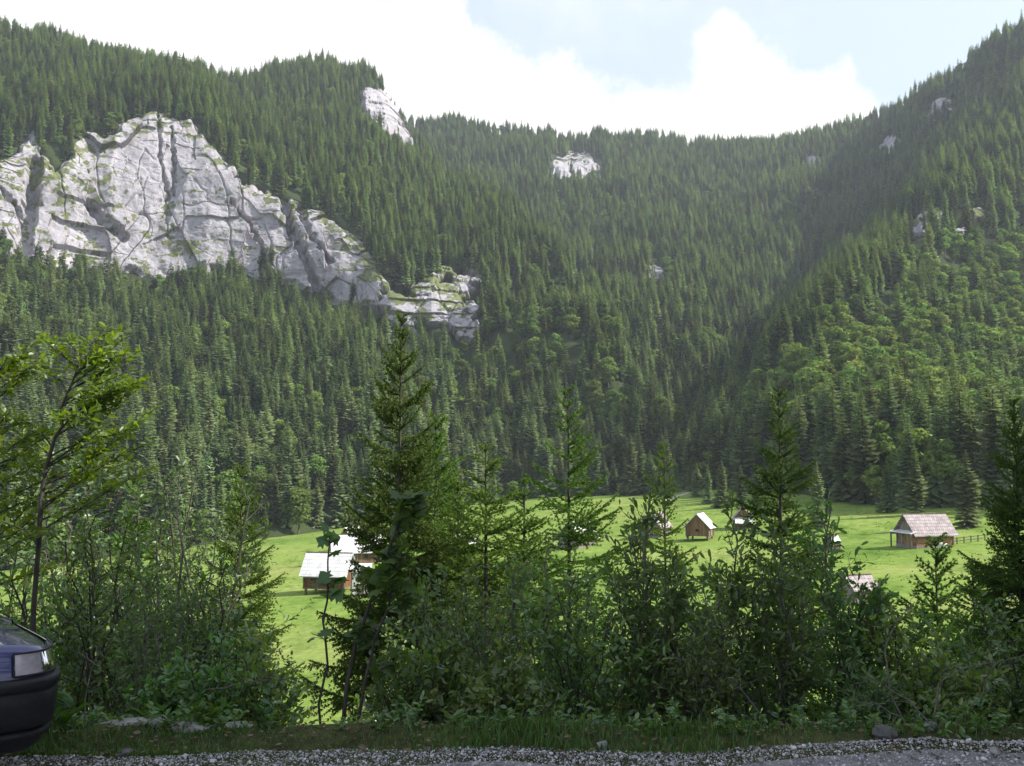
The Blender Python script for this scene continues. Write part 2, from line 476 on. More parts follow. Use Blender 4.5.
# geometry-node scatter ------------------------------------------------
def scatter(name, pts, rot, scl, idx, protos, label):
    me = bpy.data.meshes.new(name)
    me.vertices.add(len(pts)); me.vertices.foreach_set('co', np.asarray(pts, np.float32).reshape(-1))
    a = me.attributes.new('rot', 'FLOAT_VECTOR', 'POINT'); a.data.foreach_set('vector', np.asarray(rot, np.float32).reshape(-1))
    a = me.attributes.new('scl', 'FLOAT_VECTOR', 'POINT'); a.data.foreach_set('vector', np.asarray(scl, np.float32).reshape(-1))
    a = me.attributes.new('idx', 'INT', 'POINT'); a.data.foreach_set('value', np.asarray(idx, np.int32))
    o = link(name, me)
    ng = bpy.data.node_groups.new(name + ' scatter', 'GeometryNodeTree')
    ng.interface.new_socket('Geometry', in_out='INPUT', socket_type='NodeSocketGeometry')
    ng.interface.new_socket('Geometry', in_out='OUTPUT', socket_type='NodeSocketGeometry')
    gi = ng.nodes.new('NodeGroupInput'); go = ng.nodes.new('NodeGroupOutput')
    ip = ng.nodes.new('GeometryNodeInstanceOnPoints')
    ng.links.new(gi.outputs[0], ip.inputs['Points'])
    g2i = ng.nodes.new('GeometryNodeGeometryToInstance')
    for p in protos:
        n = ng.nodes.new('GeometryNodeObjectInfo'); n.transform_space = 'ORIGINAL'
        n.inputs['Object'].default_value = p; n.inputs['As Instance'].default_value = False
        g = ng.nodes.new('GeometryNodeGeometryToInstance')
        ng.links.new(n.outputs['Geometry'], g.inputs[0])
        if p is protos[0]:
            jn = ng.nodes.new('GeometryNodeJoinGeometry')
        ng.links.new(g.outputs[0], jn.inputs[0])
    ng.links.new(jn.outputs[0], ip.inputs['Instance'])
    ip.inputs['Pick Instance'].default_value = True

    def na(nm, dt):
        n = ng.nodes.new('GeometryNodeInputNamedAttribute'); n.data_type = dt; n.inputs['Name'].default_value = nm
        return n.outputs['Attribute']
    ng.links.new(na('idx', 'INT'), ip.inputs['Instance Index'])
    ng.links.new(na('rot', 'FLOAT_VECTOR'), ip.inputs['Rotation'])
    ng.links.new(na('scl', 'FLOAT_VECTOR'), ip.inputs['Scale'])
    ng.links.new(ip.outputs[0], go.inputs[0])
    md = o.modifiers.new('scatter', 'NODES'); md.node_group = ng
    return tag(o, label, kind='stuff')


# ------------------------------------------------------------------ mountains
def knots(px, kn):
    k = np.array(kn, float)
    xx = px
    y = np.interp(xx, k[:, 0], k[:, 1]); D = np.interp(xx, k[:, 0], k[:, 2])
    return y, D


def smooth1(a, w):
    k = np.hanning(2 * w + 3)[1:-1]; k /= k.sum()
    p = np.pad(a, w, mode='edge')
    return np.convolve(p, k, 'valid')


class Sheet:
    """control lines (picture knots with a real distance) spanned by a smooth surface, from foot to behind the crest"""
    def __init__(self, x0, x1, foot, curves, back, seed, amp):
        self.px = np.arange(x0, x1 + 1, 2.0)
        rows = []
        D = np.interp(self.px, *np.array(foot, float).T[:2])
        az = np.arctan2((self.px - 512) / F, 1.0)
        fx, fy = D * np.sin(az), D * np.cos(az)
        g = np.stack([fx, fy, zg(fx, fy) - 0.5], -1)
        pre = np.stack([fx * 0.9, fy * 0.9, zg(fx * 0.9, fy * 0.9) - 6.0], -1)
        rows += [pre, g]
        for c in curves:
            y, d = knots(self.px, c)
            rows.append(pt(self.px, smooth1(y, 6), smooth1(d, 12)))
        top = rows[-1]
        dirx = top[:, :2] / np.linalg.norm(top[:, :2], axis=1)[:, None]
        for k, (dd, dz) in enumerate(back):
            rows.append(np.concatenate([top[:, :2] + dirx * dd, top[:, 2:3] + dz], 1))
        self.C = np.array(rows)
        self.K = len(rows)
        self.seed, self.amp = seed, amp
        self.crest_t = 1 + len(curves)

    def at(self, px, t):
        """px, t arrays of one shape -> surface points"""
        px = np.asarray(px, float); t = np.asarray(t, float)
        j = np.clip((px - self.px[0]) / 2.0, 0, len(self.px) - 1.001)
        j0 = np.floor(j).astype(int); fj = (j - j0)[..., None]
        i = np.clip(np.floor(t).astype(int), 0, self.K - 2); f = np.clip(t - i, 0, 1)[..., None]

        def R(k):
            k = np.clip(k, 0, self.K - 1)
            return self.C[k, j0] * (1 - fj) + self.C[k, j0 + 1] * fj
        p0, p1, p2, p3 = R(i - 1), R(i), R(i + 1), R(i + 2)
        m1 = (p2 - p0) * 0.5 * 0.6; m2 = (p3 - p1) * 0.5 * 0.6
        f2, f3 = f * f, f * f * f
        P = (2 * f3 - 3 * f2 + 1) * p1 + (f3 - 2 * f2 + f) * m1 + (-2 * f3 + 3 * f2) * p2 + (f3 - f2) * m2
        w = sstep(1.0, 1.6, t) * self.amp
        Q = np.stack([P[..., 0] / 70, P[..., 1] / 70, P[..., 2] * 0], -1)
        az = np.arctan2(P[..., 0], P[..., 1])
        rid = 1 - 2 * np.abs(vnoise(np.stack([az * 26 + 0.7 * Q[..., 0], Q[..., 1] * 0.5, 0 * az], -1), self.seed + 40))
        P = P.copy()
        P[..., 2] += w * (0.9 * fbm(Q, self.seed, 3) + 0.55 * rid)
        return P

    def mesh(self, name, label):
        ts = np.linspace(0, self.K - 1, (self.K - 1) * 14 + 1)
        pxs = np.arange(self.px[0], self.px[-1] - 1, 6.0)
        PX, T = np.meshgrid(pxs, ts)
        P = self.at(PX, T)
        qx, qy, _ = project(P)
        for sh, p in CLIFF_POLYS:
            if sh is self:
                sd = np.clip((poly_sd(qx, qy, p) - 2) * 3, 0, 24) * (T > 1.5) * (T < self.crest_t + .3)
                hd = np.hypot(P[..., 0], P[..., 1])
                P[..., 0] += P[..., 0] / hd * sd; P[..., 1] += P[..., 1] / hd * sd
        o = link(name, MB().add(P, grid_faces(len(ts), len(pxs))).build(name, M['forest_floor'], True))
        return tag(o, label, kind='structure')


LEFT = Sheet(-330, 700,
             [(-330, 270), (0, 285), (280, 300), (400, 335), (500, 385), (600, 395), (700, 352)],
             [
                 [(-330, 420, 430), (0, 395, 440), (150, 395, 450), (330, 405, 440), (470, 422, 455), (560, 430, 440), (640, 452, 405), (700, 490, 355)],
                 [(-330, 300, 590), (0, 265, 628), (100, 282, 628), (230, 292, 612), (330, 318, 585), (400, 350, 550), (470, 365, 520), (540, 378, 480), (605, 410, 440), (640, 440, 410), (700, 488, 358)],
                 [(-330, 170, 640), (0, 160, 662), (60, 135, 668), (160, 122, 676), (200, 130, 670), (230, 168, 656), (290, 200, 640), (360, 232, 612), (400, 285, 575), (470, 305, 550), (540, 335, 510), (605, 378, 455), (640, 425, 418), (700, 486, 361)],
                 [(-330, 30, 900), (0, 45, 900), (100, 62, 910), (160, 72, 920), (240, 92, 950), (280, 84, 970), (330, 74, 1000), (368, 78, 985), (388, 92, 970), (400, 118, 960), (412, 138, 950), (430, 168, 900), (480, 205, 800), (540, 246, 690), (580, 300, 580), (605, 340, 510), (640, 405, 430), (700, 484, 364)],
             ],
             [(40, -4), (180, -70), (420, -260)], 21, 7.0)
BACK = Sheet(300, 1300,
             [(300, 380), (600, 400), (700, 352), (800, 345), (900, 330), (1300, 300)],
             [
                 [(300, 410, 520), (560, 410, 480), (700, 425, 455), (800, 432, 435), (1000, 430, 420), (1300, 420, 420)],
                 [(300, 250, 930), (480, 255, 900), (560, 255, 850), (700, 272, 800), (800, 290, 760), (900, 300, 700), (1300, 260, 700)],
                 [(300, 170, 1150), (560, 186, 1110), (700, 196, 1100), (800, 196, 1050), (900, 178, 950), (1000, 112, 860), (1150, 90, 840), (1300, 170, 840)],
                 [(300, 118, 1300), (420, 127, 1300), (500, 134, 1290), (560, 139, 1280), (640, 150, 1300), (720, 151, 1300), (800, 143, 1280), (860, 131, 1200), (920, 110, 1080), (960, 86, 1000), (1024, 42, 930), (1090, 15, 910), (1300, 120, 900)],
             ],
             [(40, -4), (200, -60), (500, -260)], 33, 9.0)
RIGHT = Sheet(700, 1340,
              [(700, 350), (770, 300), (850, 235), (900, 215), (1024, 205), (1340, 180)],
              [
                  [(700, 487, 357), (740, 466, 350), (770, 448, 335), (820, 428, 315), (900, 415, 330), (1024, 402, 390), (1340, 390, 440)],
                  [(700, 486, 361), (740, 455, 365), (770, 412, 372), (820, 362, 388), (900, 320, 460), (1024, 275, 575), (1340, 300, 640)],
                  [(700, 485, 364), (740, 442, 385), (770, 376, 400), (785, 362, 405), (820, 324, 425), (870, 288, 485), (930, 236, 560), (1024, 165, 700), (1100, 150, 760), (1340, 230, 780)],
                  [(700, 484, 368), (740, 430, 440), (756, 395, 500), (770, 350, 600), (807, 298, 720), (858, 250, 800), (895, 217, 830), (935, 155, 860), (979, 122, 870), (999, 108, 870), (1024, 84, 870), (1070, 60, 870), (1340, 160, 900)],
              ],
              [(40, -4), (150, -70), (300, -220)], 47, 2.5)


# ------------------------------------------------------------------ cliffs
def poly_sd(px, py, poly):
    """signed distance in pixels, positive inside"""
    P = np.array(poly, float); Q = np.roll(P, -1, 0)
    d = np.full(px.shape, 1e9); ins = np.zeros(px.shape, bool)
    for (ax, ay), (bx, by) in zip(P, Q):
        ex, ey = bx - ax, by - ay
        t = np.clip(((px - ax) * ex + (py - ay) * ey) / (ex * ex + ey * ey + 1e-9), 0, 1)
        d = np.minimum(d, np.hypot(px - ax - t * ex, py - ay - t * ey))
        c = ((ay > py) != (by > py)) & (px < (bx - ax) * (py - ay) / (by - ay + 1e-12) + ax)
        ins ^= c
    return np.where(ins, d, -d)


def line_d(px, py, ln):
    d = np.full(px.shape, 1e9)
    for (ax, ay), (bx, by) in zip(ln[:-1], ln[1:]):
        ex, ey = bx - ax, by - ay
        t = np.clip(((px - ax) * ex + (py - ay) * ey) / (ex * ex + ey * ey + 1e-9), 0, 1)
        d = np.minimum(d, np.hypot(px - ax - t * ex, py - ay - t * ey))
    return d


MAIN_CLIFF = [(-60, 190), (-20, 170), (0, 163), (14, 152), (22, 134), (34, 128), (40, 150), (52, 172), (68, 158), (74, 140), (92, 131), (104, 136), (120, 130), (132, 118), (150, 112), (168, 116), (192, 122), (210, 140), (232, 168), (240, 182), (268, 192), (304, 206), (334, 222), (364, 240), (378, 262), (386, 282), (384, 290), (372, 304), (345, 310), (318, 294), (296, 288), (270, 282), (232, 272), (192, 268), (155, 278), (126, 272), (88, 272), (54, 270), (30, 258), (0, 256), (-60, 262)]
SECOND_CLIFF = [(362, 312), (378, 298), (386, 284), (404, 286), (430, 274), (452, 268), (468, 262), (484, 278), (478, 292), (490, 306), (482, 320), (478, 338), (464, 352), (452, 338), (440, 328), (420, 340), (396, 344), (380, 330)]
DOME_CLIFF = [(358, 92), (370, 86), (386, 88), (399, 92), (404, 108), (414, 126), (426, 148), (410, 146), (392, 133), (376, 124), (362, 114)]
BACK_CLIFF = [(544, 178), (549, 161), (557, 152), (565, 156), (571, 146), (583, 149), (590, 147), (598, 158), (609, 164), (604, 172), (591, 173), (583, 181), (571, 175), (560, 183), (552, 176)]
LEDGE_CLIFF = [(800, 157), (808, 153), (822, 160), (836, 164), (834, 172), (818, 170), (804, 166)]
CREST_CLIFF = [(876, 146), (884, 136), (900, 134), (904, 144), (896, 154), (880, 156)]
GULLY_CLIFF = [(643, 272), (650, 262), (664, 264), (668, 278), (658, 290), (646, 286)]
SHADE_CLIFF = [(922, 118), (930, 104), (944, 92), (956, 86), (960, 94), (950, 108), (934, 122)]
SPUR_CLIFF = [(886, 236), (900, 222), (922, 212), (946, 214), (974, 206), (1000, 214), (990, 226), (960, 232), (930, 234), (904, 240)]
FLANK_CLIFF = [(508, 304), (514, 292), (522, 288), (528, 298), (524, 316), (514, 322)]
CLIFF_POLYS = [(LEFT, MAIN_CLIFF), (LEFT, SECOND_CLIFF), (LEFT, DOME_CLIFF), (BACK, BACK_CLIFF), (BACK, LEDGE_CLIFF), (BACK, CREST_CLIFF), (BACK, GULLY_CLIFF), (BACK, SHADE_CLIFF), (RIGHT, SPUR_CLIFF), (LEFT, FLANK_CLIFF)]


LEFT.mesh('hill', 'steep forested mountainside on the left with a long pale cliff')
BACK.mesh('hill', 'hazy forested mountain closing the valley behind')
RIGHT.mesh('hill', 'forested spur dropping from the upper right')


def cliff(sheet, poly, t0, t1, label, seed, step=1.0, nt_=420, broken=0.0, amp=1.0, cracks=(), strata=1.0, vegs=(), vegk=0.0):
    pa = np.array(poly)
    pxs = np.arange(max(pa[:, 0].min() - 14, sheet.px[0]), pa[:, 0].max() + 14, step)
    ts = np.linspace(t0, t1, nt_)
    PX, T = np.meshgrid(pxs, ts)
    P = sheet.at(PX, T)
    qx, qy, dep = project(P)
    wob = np.stack([qx / 9, qy / 9, 0 * qx], -1)
    sd = poly_sd(qx + 5 * fbm(wob, seed + 1, 3), qy + 4 * fbm(wob + 31, seed + 2, 3), poly)
    k = dep / F
    lx, lz = qx * k.mean(), P[..., 2]            # metres across and up
    if broken > 0:
        sd = sd - broken * (6 + 12 * fbm(np.stack([qx / 14, qy / 8, 0 * qx], -1), seed + 3, 3))
    w1 = 6 * fbm(np.stack([lx / 30, lz / 30, 0 * lx], -1), seed + 4, 3)
    c1, e1, dx1, dz1 = voro2((lx + 0.5 * lz + 2.2 * w1) / 26, (lz - 0.3 * lx + 2 * w1) / 34, seed + 5)
    L3 = np.stack([lx, lz, 0 * lx], -1)
    d = 4.5 * (c1 - 0.5) + 5 * dx1 * (c1 - 0.35) - 3 * dz1 * (c1 - .2)
    d += 2.4 * fbm(L3 / 24, seed + 9, 5, 0.42) + 0.32 * fbm(L3 / 4.5 * np.array([1, 1.3, 1]), seed + 12, 3, .6)
    # bedding joints, steep fractures and slanting cracks of uneven strength
    for (ax, az, sc, st, dp, wd) in ((0.15, 1.0, 11.0, 5.0, 1.0, 0.09), (1.0, 0.18, 12.0, 4.0, 1.6, 0.09), (0.75, 0.65, 15.0, 4.5, 2.0, 0.08), (0.25, 1.0, 4.6, 4.0, .45, .12), (1.0, -.45, 10.0, 4.0, 1.5, .08)):
        q = (ax * lx + az * lz + 5 * fbm(L3 / 24, seed + 13, 3)) / sc
        al = (az * lx - ax * lz) / (sc * st)
        rid = np.abs(vnoise(np.stack([q, al, 0 * q + sc], -1), seed + 14))
        gate = sstep(-.15, .35, vnoise(np.stack([q * .35, al * 1.2, 0 * q + 7 * sc], -1), seed + 15))
        d -= .75 * dp * (1 - sstep(0, wd, rid)) * gate
    sw = lz + 3.0 * fbm(np.stack([lx / 45, lz / 60, 0 * lx], -1), seed + 7, 3) + 0.10 * lx
    lay = sw / 8.0
    fr = lay - np.floor(lay)
    hsh = hash3(np.floor(lay).astype(np.int64), np.zeros(lay.shape, np.int64), np.zeros(lay.shape, np.int64), seed)
    zone = sstep(0.0, 0.5, fbm(np.stack([lx / 35, lz / 35, 0 * lx + 3], -1), seed + 8, 2) + .3 * (strata - 1))
    d += strata * ((1.5 * (1 - fr)) * (0.3 + hsh)) * zone
    d *= amp
    for ln, wd, dp in cracks:
        dist = line_d(qx + 2.5 * fbm(wob * 1.7, seed + 11, 2), qy, ln)
        d -= dp * (1 - sstep(wd * 0.35, wd, dist))
    lift = np.where(sd > 0, 3.0 * sstep(0, 5, sd), 14 * np.clip(sd / 6, -1, 0))
    lift *= min(1.0, 0.55 + amp * 0.45)
    d = np.where(sd > -2, d * sstep(-2, 5, sd), 0) + lift
    hx = P[..., 0] / np.hypot(P[..., 0], P[..., 1]); hy = P[..., 1] / np.hypot(P[..., 0], P[..., 1])
    P = P.copy()
    P[..., 0] -= hx * d; P[..., 1] -= hy * d; P[..., 2] += 0.25 * d
    veg = 0.62 * fbm(np.stack([lx / 4, lz / 2.6, 0 * lx + 5], -1), seed + 20, 4, .65) + 0.25 * fbm(np.stack([lx / 40, lz / 30, 0 * lx], -1), seed + 21, 2)
    below = poly_sd(qx, qy - 22, poly)          # how far under the upper rim
    veg += 0.50 * (1 - sstep(-18, 8, below)) + 0.34 * zone * (fr > .66) - .12
    veg -= vegk
    for (vx, vy, vr) in vegs:
        veg += 0.55 * np.exp(-(np.hypot(qx - vx, (qy - vy) * .8) / vr) ** 2)
    fc = grid_faces(len(ts), len(pxs))
    keep = (sd.reshape(-1)[fc] > -5).any(1)
    fc = fc[keep]
    used = np.unique(fc); remap = np.zeros(PX.size, int); remap[used] = np.arange(len(used))
    o = link('cliff', MB().add(P.reshape(-1, 3)[used], remap[fc]).build('cliff', M['rock'], False))
    at_ = o.data.attributes.new('veg', 'FLOAT', 'POINT'); at_.data.foreach_set('value', veg.reshape(-1)[used].astype(np.float32))
    return tag(o, label, kind='structure')


cliff(LEFT, MAIN_CLIFF, 2.7, 4.35, 'long pale limestone cliff across the left mountainside', 101, 0.9, 520, amp=1.1, strata=.32, cracks=[
    ([(36, 165), (30, 210), (22, 262)], 10, 9), ([(280, 186), (290, 225), (306, 262), (324, 308)], 6, 11),
    ([(88, 206), (102, 222), (124, 240)], 6, 6), ([(160, 118), (160, 160), (168, 200)], 3, 4), ([(172, 130), (174, 196)], 2.5, 3.5),
    ([(52, 246), (80, 252), (106, 256)], 3, 4), ([(232, 206), (250, 222), (268, 262)], 3.5, 5), ([(300, 210), (312, 240), (330, 262)], 4, 6),
    ([(0, 190), (16, 206), (22, 222)], 3, 4), ([(60, 196), (90, 208), (112, 210)], 2.5, 3)], vegs=[(168, 212, 10), (170, 238, 8), (190, 250, 9), (176, 256, 8), (60, 188, 12), (30, 175, 12), (100, 180, 14), (345, 250, 14), (366, 270, 12), (84, 268, 10), (60, 262, 8)])
cliff(LEFT, SECOND_CLIFF, 2.6, 4.3, 'broken grassy rock steps right of the long pale cliff', 131, 1.0, 380, broken=1.35, amp=1.0, strata=1.6, vegs=[(400, 300, 14), (440, 285, 10), (385, 320, 10), (460, 310, 12), (425, 318, 8)])
cliff(LEFT, DOME_CLIFF, 4.0, 5.0, 'pale cliff under the rounded wooded summit', 151, 0.8, 300, broken=0.25, amp=1.4, vegk=.35)
cliff(BACK, BACK_CLIFF, 3.6, 5.0, 'pale cliff patch under the far ridge', 171, 0.8, 240, broken=0.45, amp=1.5, vegk=.35)
cliff(BACK, LEDGE_CLIFF, 3.6, 5.0, 'small pale rock ledge under the far ridge', 181, 0.8, 160, broken=0.3, amp=0.8, vegk=.35)
cliff(BACK, CREST_CLIFF, 3.6, 5.0, 'small pale rock face where the far ridge climbs right', 191, 0.8, 160, broken=0.15, amp=0.8, vegk=.35)
cliff(BACK, GULLY_CLIFF, 2.0, 4.0, 'grey rock outcrop low in the far forest', 201, 0.8, 220, broken=0.4, amp=0.8, vegk=.35)
cliff(BACK, SHADE_CLIFF, 3.6, 5.0, 'shaded rock slab high on the right ridge', 211, 0.8, 160, broken=0.9, amp=0.7, vegk=.35)
cliff(RIGHT, SPUR_CLIFF, 3.0, 5.0, 'shaded rock band on the right spur', 221, 0.9, 200, broken=1.6, amp=0.7, vegk=.1)
cliff(LEFT, FLANK_CLIFF, 2.4, 5.0, 'narrow pale rock rib right of the broken rock steps', 231, 0.8, 220, broken=0.5, amp=0.7, vegk=.35)


# ------------------------------------------------------------------ forest tree shapes (about 22 m spruce, 15 m broadleaf)
def spruce_crown(seed, H=22.0, R=2.7, nw=30, name='crown', dead=0.0):
    r = RS(seed); V = []; Fc = []; n = 0
    for i in range(nw):
        t = i / (nw - 1.0)
        z = H * (0.05 + 0.945 * t ** 0.92)
        L = R * min(1.0, 1.12 * (1 - t) ** 0.66) * (0.92 + 0.20 * math.sin(9.0 * t + seed)) + 0.12
        nb = 9 if t < 0.7 else 6
        for b in range(nb):
            a = 2 * math.pi * (b + r.rand()) / nb + i * 1.3
            l = L * r.uniform(0.62, 1.16)
            if r.rand() < 0.08: l *= 0.4
            ca, sa = math.cos(a), math.sin(a)
            drop = (0.42 - 0.55 * t) * l * r.uniform(0.7, 1.3)
            zz = z + r.uniform(-0.25, 0.25)
            w = 0.24 * l + 0.13

            def q(rad, side, dz):
                return (ca * rad - sa * side, sa * rad + ca * side, zz + dz)
            pts = [q(0.03, 0, 0.15), q(l * .52, -w, -drop * .55 - .16 * l), q(l * .55, 0, -drop * .38), q(l * .5, w, -drop * .55 - .16 * l), q(l, r.uniform(-.1, .1) * l, -drop + 0.10 * l),
                   q(l * .80, -w * .95, -drop * .95 - .12 * l), q(l * .82, w * .95, -drop * .95 - .12 * l)]
            V += pts
            Fc += [(n, n + 1, n + 2), (n, n + 2, n + 3), (n + 1, n + 5, n + 2), (n + 2, n + 6, n + 3), (n + 2, n + 5, n + 4), (n + 2, n + 4, n + 6)]
            n += 7
    V += [(0.10, 0, H * .95), (-0.05, .09, H * .95), (-0.05, -.09, H * .95), (0, 0, H * 1.03)]
    Fc += [(n, n + 1, n + 3), (n + 1, n + 2, n + 3), (n + 2, n, n + 3)]
    return MB().add(np.array(V), np.array(Fc)).build(name, M['spruce'])


def trunk_mesh(H, r0, top=0.9, bend=0.0, mat='bark', k=7):
    t = np.linspace(0, 1, 8)
    P = np.stack([bend * np.sin(t * 2.5), bend * 0.5 * np.sin(t * 4), t * H * top - 0.6], -1)
    return MB().tube(P, r0 * (1 - 0.92 * t) + 0.02, k).build('trunk', M[mat], True)


def broad_crown(seed, H=15.0, R=4.2, n=1500, leaf=0.55):
    r = RS(seed); nl = 11
    cs = []
    for i in range(nl):
        a = r.rand() * 6.283; t = r.uniform(0.28, 0.86)
        rr = R * math.sin(math.pi * min(1, t * 0.92)) * r.uniform(0.30, 0.72)
        cs.append((math.cos(a) * rr, math.sin(a) * rr, H * t, r.uniform(0.26, 0.44) * R))
    cs.append((0, 0, H * 0.86, R * 0.34)); cs.append((0, 0, H * .55, R * .6))
    cs = np.array(cs)
    w = cs[:, 3] ** 2; k = r.choice(len(cs), n, p=w / w.sum())
    d = r.normal(size=(n, 3)); d /= np.linalg.norm(d, axis=1)[:, None]
    rad = cs[k, 3] * r.uniform(0.72, 1.10, n)
    C = cs[k, :3] + d * rad[:, None] * np.array([1, 1, 0.85])
    nrm = d + r.normal(size=(n, 3)) * 0.55 + np.array([0, 0, 0.35]); nrm /= np.linalg.norm(nrm, axis=1)[:, None]
    u = np.cross(nrm, r.normal(size=(n, 3))); u /= np.linalg.norm(u, axis=1)[:, None]
    v = np.cross(nrm, u)
    s = leaf * r.uniform(0.6, 1.3, n)[:, None]
    V = np.stack([C - u * s, C - v * s * .55 + nrm * s * .1, C + u * s, C + v * s * .6 - nrm * s * .15], 1).reshape(-1, 3)
    return MB().add(V, np.arange(4 * n).reshape(-1, 4)).build('crown', M['broad'])


SPR = [spruce_crown(s, 22, R, nw) for s, R, nw in ((1, 2.7, 30), (2, 2.3, 32), (3, 3.1, 28), (4, 2.5, 26))]
BRD = [broad_crown(s, 15, R) for s, R in ((11, 4.2), (12, 4.8), (13, 3.7))]
SPR_T = trunk_mesh(22, 0.26); BRD_T = trunk_mesh(15, 0.25, 0.8, 0.3, 'bark_pale')


def in_cliff(sheet, qx, qy, grow=0.0):
    m = np.zeros(qx.shape, bool)
    for sh, p in CLIFF_POLYS:
        if sh is sheet:
            m |= poly_sd(qx, qy, p) > -grow
    return m


def plant_sheet(sheet, dens, seed, region):
    r = RS(seed)
    ts = np.linspace(0.975, sheet.crest_t + 0.7, 160); pxs = np.arange(sheet.px[0] + 4, sheet.px[-1] - 6, 4.0)
    PX, T = np.meshgrid(pxs, ts)
    P = sheet.at(PX, T)
    a = P[1:, 1:, :2] - P[:-1, :-1, :2]; b = P[1:, :-1, :2] - P[:-1, 1:, :2]
    area = 0.5 * np.abs(a[..., 0] * b[..., 1] - a[..., 1] * b[..., 0])
    vis = (PX[:-1, :-1] > -140) & (PX[:-1, :-1] < 1190)
    area = area * vis
    n = int(area.sum() * dens)
    k = r.choice(area.size, n, p=(area / area.sum()).reshape(-1))
    i, j = np.unravel_index(k, area.shape)
    px = pxs[j] + r.rand(n) * 4; t = ts[i] + r.rand(n) * (ts[1] - ts[0])
    P = sheet.at(px, t)
    P[:, 2] = np.maximum(P[:, 2], zg(P[:, 0], P[:, 1]))
    qx, qy, dep = project(P)
    return P, qx, qy, dep, t, r


allP = []; allS = []; allK = []; allR = []
for si, (sh, dens, seed) in enumerate(((LEFT, 1 / 28.0, 61), (BACK, 1 / 31.0, 62), (RIGHT, 1 / 28.0, 63))):
    P, qx, qy, dep, t, r = plant_sheet(sh, dens, seed, si)
    n = len(P)
    nz = fbm(np.stack([P[:, 0] / 55, P[:, 1] / 55, 0 * P[:, 0]], -1), 70 + si, 3)
    if si == 0:
        pb = 0.07 + 0.5 * (qy > 250) * np.exp(-((qx - 10) / 90) ** 2) * (qy < 350) + 0.22 * (nz > 0.25) * (qy > 280) + 0.25 * ((qx > 480) & (qy > 290) & (nz > 0.0)) + 0.06 * (nz > 0.3)
    elif si == 1:
        pb = 0.07 + 0.38 * (nz > 0.02) * sstep(170, 230, qy) * (qx > 560) + 0.25 * (nz > 0.2) * (qy > 200)
    else:
        lit = sstep(0, 40, (qy - np.interp(qx, [770, 820, 870, 930, 1024, 1150], [375, 322, 286, 250, 215, 190])))
        pb = 0.02 + 0.85 * lit * (nz > -0.35) * (qy < 445) + 0.15 * (qy > 440)
    kind = (r.rand(n) < pb).astype(int)
    hp = np.where(kind == 0, 20, 13) * F / dep
    ok = ~in_cliff(sh, qx, qy, -3.0)
    far = (qx > 350) & (qx < 620) & (qy < 215)
    ok &= ~(in_cliff(sh, qx, qy - .35 * hp, 0.0) & (r.rand(n) < np.where(far, .85, .70))) & ~(in_cliff(sh, qx, qy - .7 * hp, 0.0) & (r.rand(n) < np.where(far, .75, .5)))
    # clearings and thinner edge at the foot
    s = np.where(kind == 0, r.uniform(0.66, 1.18, n) * (1 - 0.10 * sstep(3.5, 5, t)), r.uniform(0.45, 0.95, n) * (1.2 if si == 2 else 1.0))
    s = np.where(r.rand(n) < 0.15, s * 0.62, s)
    # keep tall trees from standing in front of the cliffs
    allP.append(P[ok]); allS.append(s[ok]); allK.append(kind[ok]); allR.append(np.full(ok.sum(), si))
    # small bushes and crippled spruces growing on the rock ledges
    m = in_cliff(sh, qx, qy, 0.0) & (r.rand(n) < (0.10 if si == 0 else 0.12))
    kb = (r.rand(n) < 0.7).astype(int)
    sb = r.uniform(0.10, 0.28, n)
    dirh = P[:, :2] / np.linalg.norm(P[:, :2], axis=1)[:, None]
    Pb = P.copy(); Pb[:, :2] -= dirh * 3.5; Pb[:, 2] += 1.0
    allP.append(Pb[m]); allS.append(sb[m]); allK.append(kb[m]); allR.append(np.full(m.sum(), si + 10))
TP = np.concatenate(allP); TS = np.concatenate(allS); TK = np.concatenate(allK); TR = np.concatenate(allR)
r = RS(99)
TI = np.where(TK == 0, r.randint(0, 4, len(TP)), r.randint(0, 3, len(TP)))
TZ = r.rand(len(TP)) * 6.283
TSX = TS * r.uniform(1.05, 1.5, len(TP))
# which trees show most in the picture: paint them far to near on a small id map
qx, qy, dep = project(TP)
tx, ty, _ = project(TP + np.stack([0 * TS, 0 * TS, np.where(TK == 0, 22, 15) * TS], -1))
hw = np.where(TK == 0, 2.0, 3.6) * TSX * F / dep
idm = np.full((766, 1024), -1, int)
for q in np.argsort(-dep):
    y0, y1 = int(ty[q]), int(qy[q])
    x0, x1 = int(qx[q] - hw[q]), int(qx[q] + hw[q] + 1)
    if x1 < 0 or x0 > 1023 or y1 < 0 or y0 > 560: continue
    if TK[q] == 0:
        ym = (y0 + y1) // 2
        idm[max(y0, 0):max(min(ym, 560), 0), max(int(qx[q] - hw[q] * .4), 0):max(int(qx[q] + hw[q] * .4 + 1), 0)] = q
        idm[max(ym, 0):max(min(y1, 560), 0), max(x0, 0):max(x1, 0)] = q
    else:
        idm[max(y0, 0):max(min(y1, 560), 0), max(x0, 0):max(x1, 0)] = q
cnt = np.bincount(idm[idm >= 0], minlength=len(TP))
lab_s = {0: ('dark spruce in the forest on the left slope below the pale cliff', 'spruces in the forest below the long cliff'),
         1: ('hazy dark spruce in the forest closing the valley beyond the meadow', 'spruces in the forest at the head of the meadow'),
         2: ('dark spruce in the forest on the right spur above the meadow', 'spruces in the forest on the right spur')}
lab_b = {0: ('mid green round-crowned broadleaf tree among spruces on the left slope', 'broadleaf trees among the spruces of the left slope'),
         1: ('hazy green round-crowned broadleaf tree in the forest closing the valley', 'broadleaf trees in the forest at the head of the meadow'),
         2: ('bright green round-crowned broadleaf tree on the sunlit right spur', 'broadleaf trees on the sunlit right spur')}


